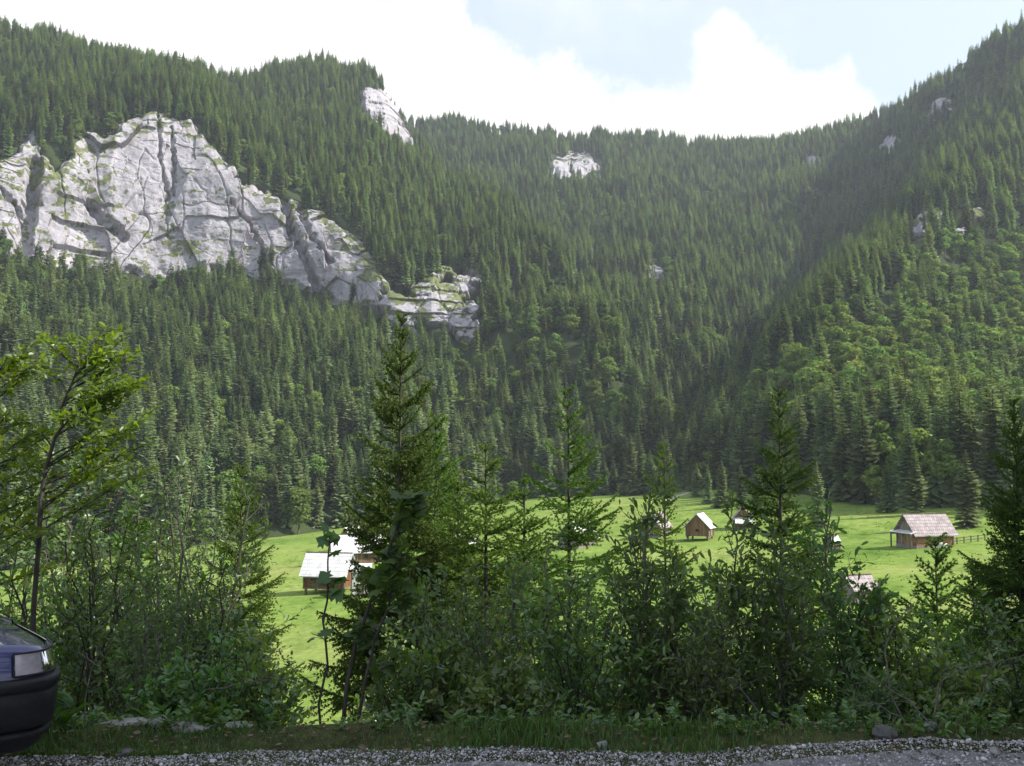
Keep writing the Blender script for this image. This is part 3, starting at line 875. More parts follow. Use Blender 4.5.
def forest_tree(name, crown, trunk, P, s, sx, rz, label, group):
    o = thing(name, label, 'tree', P, rz, group)
    o.scale = (sx, sx, s)
    c = link('crown', crown, o); link('trunk', trunk, o)
    return o, c


single = np.zeros(len(TP), bool)
protoS = {}; protoB = {}
for kind, lim in ((0, 225), (1, 290)):
    idx = np.where((TK == kind) & (TR < 10))[0]
    pick = idx[np.argsort(-cnt[idx])[:lim]]
    single[pick] = True
    for q in pick:
        if kind == 0:
            o, c = forest_tree('spruce_tree', SPR[TI[q]], SPR_T, TP[q], TS[q], TSX[q], TZ[q], *lab_s[TR[q]])
            protoS.setdefault(TI[q], c)
        else:
            o, c = forest_tree('broadleaf_tree', BRD[TI[q]], BRD_T, TP[q], TS[q], TSX[q], TZ[q], *lab_b[TR[q]])
            protoB.setdefault(TI[q], c)
for kind, name, protos, lab in ((0, 'spruce_forest', protoS, 'dense dark spruce forest covering the mountainsides'), (1, 'broadleaf_forest', protoB, 'lighter green broadleaf trees and bushes scattered through the forest')):
    m = (TK == kind) & ~single
    z = np.zeros(m.sum())
    scatter(name, TP[m], np.stack([z, z, TZ[m]], -1), np.stack([TSX[m], TSX[m], TS[m]], -1), TI[m] % len(protos), [protos[k] for k in sorted(protos)], lab)

# trees standing alone in front of the forest edge
edge_trees = [(697, 497, 34, 'small dark spruce standing in the meadow behind the raised hut, leftmost of its row'),
              (708, 504, 38, 'spruce in the meadow behind the raised hut, second of its row from the left'),
              (722, 508, 46, 'tallest spruce of the row behind the raised hut and the gabled hut'),
              (741, 505, 40, 'spruce rising directly behind the gabled hut with the white lower roof'),
              (757, 503, 36, 'spruce standing just right of the gabled hut in the meadow'),
              (818, 528, 62, 'broad spruce at the meadow edge right of the tall near spruce'),
              (888, 512, 48, 'spruce at the meadow edge left of the grey-roofed hut'),
              (916, 516, 66, 'tall spruce standing behind the grey-roofed hut'),
              (968, 528, 70, 'tall spruce standing right of the grey-roofed hut')]
for i, (px, py, h, lab) in enumerate(edge_trees):
    g = ground_hit(px, py)
    d = math.hypot(g[0], g[1])
    s = h * d / F / 22.0
    forest_tree('spruce_tree', SPR[(i * 3 + 2) % 4], SPR_T, (g[0], g[1], zg(g[0], g[1])), s, s * 1.6, i * 1.7, lab, None)

r = RS(31)
for i, px in enumerate(list(range(196, 345, 9)) + list(range(496, 690, 12))):
    py = (533 - (px - 196) * .06 if px < 400 else 499 - (px - 496) * .03) + r.uniform(-2, 1)
    g = ground_hit(px + r.uniform(-3, 3), py)
    d = math.hypot(g[0], g[1]); s = r.uniform(30, 64) * d / F / 22.0
    forest_tree('spruce_tree', SPR[i % 4], SPR_T, (g[0], g[1], float(zg(g[0], g[1]))), s, s * r.uniform(1.2, 1.6), i * 1.7,
                'spruce in the front rank of the forest at the ' + ('left' if px < 400 else 'far') + ' meadow edge', 'spruces along the ' + ('left' if px < 400 else 'far') + ' meadow edge')

# ------------------------------------------------------------------ huts
def gable_prism(W, Dp, h, rise, z0):
    x, y = W / 2, Dp / 2
    v = [(-x, -y, z0), (x, -y, z0), (x, y, z0), (-x, y, z0), (-x, -y, z0 + h), (x, -y, z0 + h), (x, y, z0 + h), (-x, y, z0 + h), (-x, 0, z0 + h + rise), (x, 0, z0 + h + rise)]
    f = [(0, 1, 5, 4), (2, 3, 7, 6), (1, 2, 6, 9, 5), (3, 0, 4, 8, 7), (3, 2, 1, 0)]
    return v, f


def roof_slabs(W, Dp, h, rise, z0, ov, th=0.14):
    mb = MB()
    x = W / 2 + ov; y = Dp / 2; k = rise / y
    ye = y + ov * 0.9
    for s in (-1, 1):
        zr, ze = z0 + h + rise + 0.06, z0 + h + rise + 0.06 - k * ye
        v = [(-x, 0, zr), (x, 0, zr), (x, s * ye, ze), (-x, s * ye, ze), (-x, 0, zr + th), (x, 0, zr + th), (x, s * ye, ze + th), (-x, s * ye, ze + th)]
        f = [(0, 1, 2, 3), (4, 7, 6, 5), (3, 2, 6, 7), (0, 3, 7, 4), (1, 5, 6, 2)]
        if s < 0: f = [tuple(reversed(q)) for q in f]
        mb.add(v, f)
    return mb


def hut(px, py, W, Dp, h, rise, rz, wall, roof, label, ov=0.45, stilts=0.0, doors=(), windows=(), lean=None, gable_board=None, name='wooden_hut', cat='hut', chimney=False, sill=None):
    """px,py = middle of the front foot in the picture; doors / windows: (x, z, w, h) on the front wall; side 'L' ones on the left gable"""
    g = ground_hit(px, py)
    o = thing(name, label, cat, (g[0], g[1], float(zg(g[0], g[1]))), rz, 'wooden huts scattered over the meadow')
    z0 = stilts
    if stilts > 0.3:
        for sx_ in (-1, 1):
            for sy_ in (-1, 1):
                link('post', MB().box((sx_ * (W / 2 - 0.25), sy_ * (Dp / 2 - 0.25), stilts / 2 - 0.3), (0.28, 0.28, stilts + 0.6)).build('post', M['beam']), o)
        link('floor_beam', MB().box((0, -(Dp / 2 - .12), stilts - .1), (W + .3, .2, .2)).box((0, (Dp / 2 - .12), stilts - .1), (W + .3, .2, .2)).build('floor_beam', M['beam']), o)
    else:
        link('foundation', MB().box((0, 0, -0.45), (W + .2, Dp + .2, 1.3 + 2 * stilts)).build('foundation', M['rubble']), o)
        z0 = max(stilts, 0.2)
    v, f = gable_prism(W, Dp, h, rise, z0)
    w = link('wall', MB().add(v, f).build('wall', M[wall]), o)
    # corner boards
    for sx_ in (-1, 1):
        for sy_ in (-1, 1):
            link('corner_post', MB().box((sx_ * W / 2, sy_ * Dp / 2, z0 + h / 2), (0.16, 0.16, h - .02)).build('corner_post', M['beam']), w)
    rf = link('roof', roof_slabs(W, Dp, h, rise, z0, ov).build('roof', M[roof]), o)
    link('ridge_board', MB().box((0, 0, z0 + h + rise + .22), (W + 2 * ov, .22, .1)).build('ridge_board', M['beam']), rf)
    if chimney:
        link('chimney', MB().box((W * .2, .5, z0 + h + rise + .3), (.5, .5, 1.3)).build('chimney', M['rubble']), rf)

    def panel(nm, side, x, z, ww, hh, mt, par, depth=.08):
        if side == 'F':
            return link(nm, MB().box((x, -Dp / 2 - depth / 2 + .02, z0 + z), (ww, depth, hh)).build(nm, M[mt]), par)
        return link(nm, MB().box((-W / 2 - depth / 2 + .02, x, z0 + z), (depth, ww, hh)).build(nm, M[mt]), par)
    for side, x, ww, hh, mt in doors:
        d = panel('door', side, x, hh / 2 + .03, ww, hh, mt, o, .10)
        panel('handle', side, x + ww * .35, hh * .5, .06, .14, 'beam', d, .22)
    for side, x, z, ww, hh in windows:
        d = panel('window', side, x, z, ww + .16, hh + .16, 'beam', o, .09)
        panel('pane', side, x, z, ww, hh, 'windowglass', d, .12)
    if gable_board:
        x = W / 2 + .03
        yb = Dp / 2 - 0.05
        zb = z0 + h + .02
        link('gable_panel', MB().add([(-x, -yb, zb), (-x, yb, zb), (-x, 0, zb + rise * .96), (-x + .05, -yb, zb), (-x + .05, yb, zb), (-x + .05, 0, zb + rise * .96)], [(0, 2, 1), (3, 4, 5), (0, 1, 4, 3), (1, 2, 5, 4), (2, 0, 3, 5)]).build('gable_panel', M[gable_board]), w)
    if lean:
        side, depth, ztop, zbot, mt = lean
        hx = W / 2
        yy = Dp / 2 + .25
        v = [(-hx, -yy, z0 + ztop), (-hx, yy, z0 + ztop), (-hx - depth, yy, z0 + zbot), (-hx - depth, -yy, z0 + zbot)]
        v = v + [(a, b, c + .1) for a, b, c in v]
        link('porch_roof', MB().add(v, [(0, 1, 2, 3), (4, 7, 6, 5), (0, 4, 5, 1), (1, 5, 6, 2), (2, 6, 7, 3), (3, 7, 4, 0)]).build('porch_roof', M[mt]), o)
        for sy_ in (-1, 1):
            link('porch_post', MB().box((-hx - depth + .12, sy_ * (yy - .15), (z0 + zbot) / 2 - .1), (.16, .16, z0 + zbot + .2)).build('porch_post', M['beam']), o)
    return o


R_ = math.radians
hut(925, 546, 5.6, 4.6, 1.75, 2.3, R_(12), 'orange_planks', 'grey_roof', 'log hut with weathered grey shingle roof at the right end of the meadow', ov=.55,
    doors=(('L', -.3, 1.5, 1.6, 'yellow_planks'), ('L', 1.4, 1.0, 1.6, 'grey_planks'), ('F', -.9, .8, 1.4, 'brown_planks')), windows=(('F', .6, .95, .5, .5),), gable_board='grey_planks', lean=('L', 1.0, 1.95, 1.65, 'pale_roof'))
hut(329, 592, 5.9, 4.4, 2.0, 2.5, R_(-10), 'red_planks', 'pale_roof', 'red-brown plank barn on stilts with a bright silver roof, in front of the larger house', ov=.55, stilts=.85, name='wooden_barn', cat='barn',
    doors=(('F', .4, 1.3, 1.6, 'red_planks'),), windows=(('F', -1.7, 1.1, .4, .35),))
hut(356, 563, 8.2, 5.2, 2.4, 2.5, R_(14), 'brown_planks', 'pale_roof', 'larger brown house with bright silver roof behind the stilted barn', ov=.7, name='wooden_house', cat='house',
    doors=(('F', -.4, 1.0, 1.8, 'grey_planks'),), windows=(('F', -2.3, 1.3, .7, .7), ('F', 1.6, 1.3, .7, .7), ('L', 0, 3.0, .6, .6)), chimney=True)
hut(354, 549, 5.2, 4.5, 2.0, 2.6, R_(55), 'brown_planks', 'pale_roof', 'hut with bright gabled roof peeping out above the larger house', ov=.5, doors=(('F', 0, .9, 1.7, 'brown_planks'),), windows=(('L', 0, 1.2, .5, .5),))
hut(361, 596, 2.4, 2.2, 3.2, .9, R_(4), 'plaster', 'pale_roof', 'small whitewashed shed with a dark lower half beside the stilted barn', ov=.25, name='shed', cat='shed', doors=(('F', 0, .9, 1.5, 'beam'),), windows=(('F', 0, 2.4, .5, .5),))
hut(458, 556, 6.2, 4.6, 1.7, 2.2, R_(-6), 'brown_planks', 'pale_roof', 'hut with low bright roof half hidden by the young spruces left of centre', doors=(('F', .5, 1.0, 1.5, 'grey_planks'),), windows=(('F', -1.6, 1.0, .5, .5),))
hut(578, 547, 5.4, 4.4, 1.8, 2.5, R_(48), 'grey_planks', 'pale_roof', 'hut whose bright roof slants down behind the bare-stemmed young spruce', doors=(('F', .5, 1.0, 1.5, 'grey_planks'),), windows=(('L', 0, 1.2, .5, .5),))
hut(655, 536, 4.8, 4.2, 1.7, 2.4, R_(60), 'grey_planks', 'grey_roof', 'dull grey-roofed hut mostly hidden behind the dark willow shrub', doors=(('F', .3, 1.0, 1.5, 'grey_planks'),), windows=(('L', 0, 1.2, .5, .5),))
hut(700, 540, 4.0, 3.9, 1.7, 2.0, R_(66), 'brown_planks', 'pale_roof', 'raised hay hut on posts with a bright roof slanting right', stilts=.8, ov=.5, doors=(('F', 0, 1.0, 1.4, 'grey_planks'),), windows=(('L', 0, 1.0, .5, .4),))
hut(743, 528, 4.0, 3.3, 1.7, 1.9, R_(78), 'brown_planks', 'grey_roof', 'small hut with brown gable above a white lower roof, below the spruce row', ov=.35, gable_board='brown_planks', lean=('L', 1.3, 1.75, .75, 'pale_roof'), doors=(('L', 0, 1.0, 1.4, 'beam'),))
hut(858, 601, 2.6, 2.4, 1.1, 1.0, R_(20), 'grey_planks', 'grey_roof', 'tiny shed with grey roof in the near meadow behind the right-hand willow', ov=.3, name='shed', cat='shed', doors=(('F', 0, .8, 1.0, 'grey_planks'),))
hut(833, 550, 1.4, 1.3, 1.0, .7, R_(25), 'grey_planks', 'pale_roof', 'tiny pale-roofed shelter glimpsed through leaves right of the dark narrow spruce', ov=.15, name='shed', cat='shed', doors=(('F', 0, .6, .8, 'brown_planks'),))

# fence right of the grey-roofed hut
g0, g1 = ground_hit(950, 545), ground_hit(985, 541)
fn = thing('rail_fence', 'low pale rail fence running right from the grey-roofed hut', 'fence', (g0[0], g0[1], float(zg(g0[0], g0[1]))))
v = g1 - g0
for k in range(6):
    p = v * k / 5.0; zz = float(zg(g0[0] + p[0], g0[1] + p[1]) - zg(g0[0], g0[1]))
    link('post', MB().box((p[0], p[1], zz + .4), (.12, .12, 1.1)).build('post', M['deadwood']), fn)
for hh in (.45, .85):
    P = [(v[0] * k / 5., v[1] * k / 5. - .09, float(zg(g0[0] + v[0] * k / 5., g0[1] + v[1] * k / 5.) - zg(g0[0], g0[1])) + hh) for k in range(6)]
    link('rail', MB().tube(P, .05, 5).build('rail', M['deadwood']), fn)


# pale boulders in the meadow
def stone_mesh(seed, s, mat, name='stone'):
    r = RS(seed)
    bm_v = []; n1, n2 = 9, 14
    th = np.linspace(0, math.pi, n1); ph = np.arange(n2) * 2 * math.pi / n2
    TH, PH = np.meshgrid(th, ph, indexing='ij')
    D = np.stack([np.sin(TH) * np.cos(PH), np.sin(TH) * np.sin(PH), np.cos(TH)], -1)
    R = 1 + 0.28 * fbm(D * 1.4 + seed, seed, 3)
    cid = np.zeros(TH.shape)
    V = D * R[..., None]
    for k in range(7):
        nn = r.normal(size=3); nn /= np.linalg.norm(nn); lim = r.uniform(.62, .85)
        dd = np.maximum((V @ nn) - lim, 0)
        V = V - dd[..., None] * nn * 0.85
    V = V * np.array(s)
    f = []
    for i in range(n1 - 1):
        for j in range(n2):
            f.append((i * n2 + j, (i + 1) * n2 + j, (i + 1) * n2 + (j + 1) % n2, i * n2 + (j + 1) % n2))
    return MB().add(V, np.array(f)).build(name, M[mat], False)


g = ground_hit(944, 548)
tag(link('boulder', stone_mesh(5, (.7, .6, .55), 'plaster', 'boulder'), None, (g[0], g[1], float(zg(g[0], g[1])) + .2)), 'white boulder in the grass at the right corner of the grey-roofed hut', 'boulder')

r = RS(77)
n = 11000
tx_ = r.uniform(-150, 150, n); ty2 = 60 + 230 * r.rand(n) ** 1.2
cl = fbm(np.stack([tx_ / 14, ty2 / 9, 0 * tx_], -1), 81, 3)
kp = cl > -.05
tx_, ty2, n = tx_[kp], ty2[kp], int(kp.sum())
V = []
for k in range(5):
    a = r.rand(n) * 6.283; w_ = r.uniform(.05, .16, n); h_ = r.uniform(.06, .22, n); ox_ = r.normal(size=n) * .18; oy_ = r.normal(size=n) * .18
    zz = zg(tx_ + ox_, ty2 + oy_) - .03
    c_, s_ = np.cos(a), np.sin(a)
    V.append(np.stack([np.stack([tx_ + ox_ - c_ * w_, ty2 + oy_ - s_ * w_, zz], -1), np.stack([tx_ + ox_ + c_ * w_, ty2 + oy_ + s_ * w_, zz], -1), np.stack([tx_ + ox_ + s_ * .12, ty2 + oy_ - c_ * .12, zz + h_], -1)], 1))
V = np.concatenate(V).reshape(-1, 3)
tag(link('meadow_grass', MB().add(V, np.arange(len(V)).reshape(-1, 3)).build('meadow_grass', M['tuft'])), 'tufts of longer grass over the meadow', kind='stuff')

# pale track at the head of the meadow
tk = [ground_hit(a, b) for a, b in ((660, 503), (676, 497), (690, 492), (694, 489))]
tk = np.array(tk)
tt = np.linspace(0, 3, 25); tkx = np.interp(tt, range(4), tk[:, 0]); tky = np.interp(tt, range(4), tk[:, 1])
V = []
for x, y in zip(tkx, tky):
    for s in (-1.2, 0, 1.2):
        V.append((x + s, y, float(zg(x + s, y)) + .05))
tag(link('path', MB().add(V, grid_faces(25, 3)).build('path', M['path'], True)), 'pale track leaving the head of the meadow', kind='structure')

# ------------------------------------------------------------------ near plants
LEAF_OVAL = (np.array([(0, 0, 0), (.30, .23, .05), (.70, .21, .03), (1, 0, -.08), (.70, -.21, .03), (.30, -.23, .05)]), np.array([(0, 1, 2, 3), (0, 3, 4, 5)]))
LEAF_LONG = (np.array([(0, 0, 0), (.38, .15, .04), (.74, .17, .02), (1, 0, -.10), (.74, -.17, .02), (.38, -.15, .04)]), np.array([(0, 1, 2, 3), (0, 3, 4, 5)]))
mo = [(0, 0), (.02, .28), (.30, .20), (.22, .55), (.45, .42), (.62, .60), (.66, .30), (.80, .22), (1, 0)]
mo = mo + [(a, -b) for a, b in mo[-2:0:-1]]
LEAF_MAPLE = (np.array([(a, b * .95, -.25 * b * b - .10 * a * a) for a, b in mo]), np.array([[0, 1, 2, 14, 15], [2, 3, 4, 12, 14], [12, 13, 14, 14, 14]])[:2])
LEAF_MAPLE = (np.concatenate([LEAF_MAPLE[0], [(.35, 0, .03)]]), np.array([(16, i, (i + 1) % 16) for i in range(16)]))


def leaves_into(mb, tpl, pos, dirs, nrm, size, mat=0):
    V0, F0 = tpl
    d = dirs / (np.linalg.norm(dirs, axis=1)[:, None] + 1e-9)
    n = nrm - d * (nrm * d).sum(1)[:, None]; n /= (np.linalg.norm(n, axis=1)[:, None] + 1e-9)
    s = np.cross(n, d)
    V = pos[:, None, :] + size[:, None, None] * (V0[None, :, 0:1] * d[:, None, :] + V0[None, :, 1:2] * s[:, None, :] + V0[None, :, 2:3] * n[:, None, :])
    k = len(V0)
    Fc = (np.arange(len(pos)) * k)[:, None, None] + F0[None]
    mb.add(V.reshape(-1, 3), Fc.reshape(-1, F0.shape[1]), mat)


def path_curve(r, p0, d0, L, n, wob, lift=0.0):
    P = [np.array(p0, float)]; d = np.array(d0, float); d /= np.linalg.norm(d)
    for i in range(n):
        d = d + r.normal(size=3) * wob + np.array([0, 0, lift]); d /= np.linalg.norm(d)
        P.append(P[-1] + d * L / n)
    return np.array(P)


def along(P, ts):
    s = np.linspace(0, 1, len(P))
    q = np.stack([np.interp(ts, s, P[:, k]) for k in range(3)], -1)
    q2 = np.stack([np.interp(np.minimum(ts + .03, 1.0), s, P[:, k]) - np.interp(np.minimum(ts + .03, 1.0) - .06, s, P[:, k]) for k in range(3)], -1)
    return q, q2 / (np.linalg.norm(q2, axis=1)[:, None] + 1e-9)


def shrub(seed, H, spread, nstem=7, nside=11, ntwig=4, gap=.045, leaf=.06, tpl=LEAF_LONG, lmat='willow', bmat='bark_pale', low=.12, flat=.5, lean=(0, 0), rad=.012, upr=.6, sidel=.30):
    """returns (branch mesh, leaf mesh) of a many-stemmed shrub growing from the origin"""
    r = RS(seed)
    wb = MB(); LP = []; LD = []
    for s in range(nstem):
        a = r.rand() * 6.283; u = spread * math.sqrt(r.rand()) * .95
        h = H * (1 - .45 * (u / spread) ** 2) * r.uniform(.78, 1.0)
        if s == 0: h, u = H, spread * .15
        b = np.array([r.normal() * .10 * spread, r.normal() * .10 * spread, -.05])
        top = np.array([math.cos(a) * u + lean[0] * h, math.sin(a) * u + lean[1] * h, h])
        t = np.linspace(0, 1, 10)[:, None]
        P = b + (top - b) * np.concatenate([t ** 1.25, t ** 1.25, t ** .92], 1)
        wv = np.cumsum(r.normal(size=(10, 3)) * .022 * h, 0) * np.array([1, 1, .2]); wv[0] = 0
        P = P + wv
        wb.tube(P, rad * h / 2.0 * (1 - .85 * t[:, 0]) * r.uniform(.8, 1.25) + .0025, 5)
        q, d = along(P, np.linspace(.80, 1, 7)); LP.append(q); LD.append(d)
        for k in range(nside):
            t0 = low + (1 - low) * (k + r.rand()) / nside
            p, d = along(P, np.array([t0])); p, d = p[0], d[0]
            az = r.rand() * 6.283
            out_ = np.array([math.cos(az), math.sin(az), 0])
            dd = d * upr + out_ * r.uniform(.5, 1.0) + np.array([0, 0, .10])
            L = h * sidel * (1.08 - t0) * r.uniform(.6, 1.25) + .10
            Q = path_curve(r, p, dd, L, 5, .16, .05)
            wb.tube(Q, np.linspace(rad * .38 * h / 2, .0016, 6), 4)
            m = max(3, int(L * .75 / gap)); q, d2 = along(Q, np.linspace(.25, 1, m)); LP.append(q); LD.append(d2)
            for j in range(ntwig):
                p2, d3 = along(Q, np.array([r.uniform(.25, .95)]))
                az = r.rand() * 6.283
                dd = d3[0] * .7 + np.array([math.cos(az), math.sin(az), r.uniform(-.2, .6)]) * .8
                Lt = L * r.uniform(.25, .5) + .05
                T = path_curve(r, p2[0], dd, Lt, 3, .15, .04)
                wb.tube(T, np.linspace(.0024, .0012, 4), 3)
                m = max(3, int(Lt / gap)); q, d2 = along(T, np.linspace(.15, 1, m)); LP.append(q); LD.append(d2)
    LP = np.concatenate(LP); LD = np.concatenate(LD); n = len(LP)
    rnd = r.normal(size=(n, 3)); rnd /= np.linalg.norm(rnd, axis=1)[:, None]
    dirs = LD * .6 + rnd * .75 + np.array([0, 0, -.05])
    nrm = np.array([0, 0, 1.0]) * flat + r.normal(size=(n, 3)) * .45 + LD * .2
    lb = MB(); leaves_into(lb, tpl, LP + rnd * .008, dirs, nrm, leaf * r.uniform(.6, 1.25, n))
    return wb.build('stems', M[bmat], True), lb.build('leaves', M[lmat])


def place_shrub(name, label, cat, meshes, x, y, rz=0.0, group=None, sc=1.0):
    o = thing(name, label, cat, (x, y, float(zg(x, y)) - .02), rz, group); o.scale = (sc, sc, sc)
    link('stems', meshes[0], o); link('leaves', meshes[1], o)
    return o


def atpx(px, D):
    return (px - 512) / F * D, D


def top_h(py, D, x):
    return CZ + (455 - py) / F * D - float(zg(x, D))


# (kind, picture column, top row, distance, spread m, name, label)
SH = [
    ('hazel', 100, 512, 8.2, .85, 'hazel_shrub', 'leafy dark hazel shrub just right of the car, under the slim beech'),
    ('hazel', 20, 520, 8.4, .85, 'hazel_shrub', 'dark leafy hazel shrub rising directly behind the car bonnet'),
    ('willow', 160, 545, 7.6, .62, 'willow_shrub', 'grey-green willow shrub between the car-side hazel and the upright sallow'),
    ('willow', 216, 462, 9.6, .75, 'sallow_shrub', 'tall upright sallow with dark shoots left of the open meadow gap'),
    ('hazel', 250, 630, 7.4, .40, 'hazel_shrub', 'low yellowing hazel shrub behind the flat pale verge stone'),
    ('hazel', 415, 596, 7.3, .46, 'broadleaved_bush', 'dense dark low bush under the tallest near spruce'),
    ('willow', 465, 588, 8.0, .55, 'willow_shrub', 'low willow shrub under the second near spruce'),
    ('willow', 532, 540, 8.4, .62, 'willow_shrub', 'loose willow shrub at the foot of the bare-stemmed spruce'),
    ('hazel', 588, 566, 7.5, .52, 'broadleaved_bush', 'round dark bush between the loose willow and the tall dark sallow'),
    ('sallow', 655, 486, 8.0, .52, 'sallow_shrub', 'tall dark sallow with upright leaf tufts covering the grey-roofed hut'),
    ('willow', 705, 588, 7.5, .48, 'willow_shrub', 'low thin-stemmed willow between the two tall sallows'),
    ('sallow', 775, 505, 7.9, .72, 'sallow_shrub', 'wide spreading sallow in front of the dark near spruce'),
    ('sallow', 842, 508, 8.3, .62, 'willow_shrub', 'willow with a long curved stem leaning right before the open meadow'),
    ('hazel', 905, 618, 7.5, .50, 'broadleaved_bush', 'low leafy bush behind the two dark roadside stones'),
    ('willow', 965, 610, 8.4, .70, 'willow_shrub', 'low tangled willow below the right-hand young spruces'),
    ('hazel', 1012, 620, 7.6, .55, 'broadleaved_bush', 'low dark bush at the right edge above the gravel'),
    ('hazel', 500, 655, 7.0, .40, 'broadleaved_bush', 'knee-high dark bush by the gravel edge left of centre'),
    ('willow', 855, 655, 7.1, .42, 'willow_shrub', 'knee-high willow beside the bleached fallen sticks'),
    ('hazel', 28, 430, 9.6, .95, 'hazel_shrub', 'tall dark hazel behind the car, filling the space under the slim beech'),
    ('hazel', 196, 478, 10.2, .8, 'hazel_shrub', 'tall hazel behind the upright sallow, left of the drooping spruce'),
    ('hazel', 128, 490, 10.0, .8, 'hazel_shrub', 'tall hazel right of the slim beech, in front of the half-hidden spruce'),
    ('willow', 60, 500, 9.4, .9, 'willow_shrub', 'tall willow filling the gap between the two beeches'),
    ('willow', 175, 500, 9.0, .7, 'willow_shrub', 'taller willow behind the grey-green willow, left of the upright sallow'),
    ('hazel', 236, 560, 9.2, .5, 'hazel_shrub', 'hazel right of the upright sallow, bordering the open meadow gap'),
    ('willow', 500, 560, 9.4, .6, 'willow_shrub', 'willow behind the low willow between the second and third near spruces'),
    ('willow', 610, 540, 9.0, .55, 'willow_shrub', 'thin willow between the bare-stemmed spruce and the tall dark sallow'),
    ('hazel', 440, 560, 9.0, .55, 'hazel_shrub', 'leafy hazel right behind the dense dark low bush'),
    ('hazel', 985, 590, 9.6, .7, 'hazel_shrub', 'shaded hazel under the big dark right-edge spruce'),
    ('sallow', 702, 575, 8.8, .5, 'sallow_shrub', 'sallow between the tall dark sallow and the wide spreading one'),
    ('hazel', 480, 570, 8.8, .6, 'hazel_shrub', 'leafy hazel between the dark low bush and the loose willow'),
    ('hazel', 945, 660, 7.1, .45, 'broadleaved_bush', 'knee-high bush behind the arching dead branch'),
    ('hazel', 205, 650, 7.0, .42, 'hazel_shrub', 'low hazel between the car and the flat pale verge stone'),
]
for i, (kd, px, ty_, D, sp, nm, lab) in enumerate(SH):
    x, y = atpx(px, D); H = top_h(ty_, D, x)
    if kd == 'hazel':
        ms = shrub(300 + i, H, sp, 8, 13, 4, .050, .062, LEAF_OVAL, 'hazel', 'bark', .08, .55, sidel=.32)
    elif kd == 'willow':
        ms = shrub(300 + i, H, sp, 8, 14, 4, .040, .055, LEAF_LONG, 'willow', 'bark_pale', .12, .35, sidel=.30, lean=(0, 0))
    else:
        ms = shrub(300 + i, H, sp, 9, 14, 4, .038, .080, LEAF_LONG, 'willow', 'bark_pale', .30, .3, upr=.9, sidel=.26, rad=.014)
    place_shrub(nm, lab, 'shrub', ms, x, y)

# second row, lower on the bank and catching the sun
SB = [(150, 580, 13, 1.1), (60, 600, 12, 1.0), (455, 610, 13, 1.0), (530, 612, 14, .9), (625, 618, 13, .9), (725, 622, 14, .9), (905, 640, 14, 1.0), (985, 610, 15, 1.2), (385, 628, 13, .6)]
SBL = ['sunlit bush on the bank behind the willow beside the car', 'sunlit bush low on the bank behind the bonnet hazel', 'sunlit bush on the bank below the second near spruce',
       'sunlit bush on the bank below the bare-stemmed spruce', 'sunlit bush on the bank behind the tall dark sallow', 'sunlit bush on the bank left of the dark near spruce',
       'sunlit bush on the bank below the small right-hand spruces', 'sunlit bush on the bank under the shaded right-edge spruce', 'small sunlit bush on the bank behind the maple sapling']
for i, (px, ty_, D, sp) in enumerate(SB):
    x, y = atpx(px, D); H = top_h(ty_, D, x)
    ms = shrub(500 + i, H, sp, 9, 12, 4, .055, .085, LEAF_OVAL, 'hazel', 'bark', .1, .5)
    place_shrub('broadleaved_bush', SBL[i], 'shrub', ms, x, y)


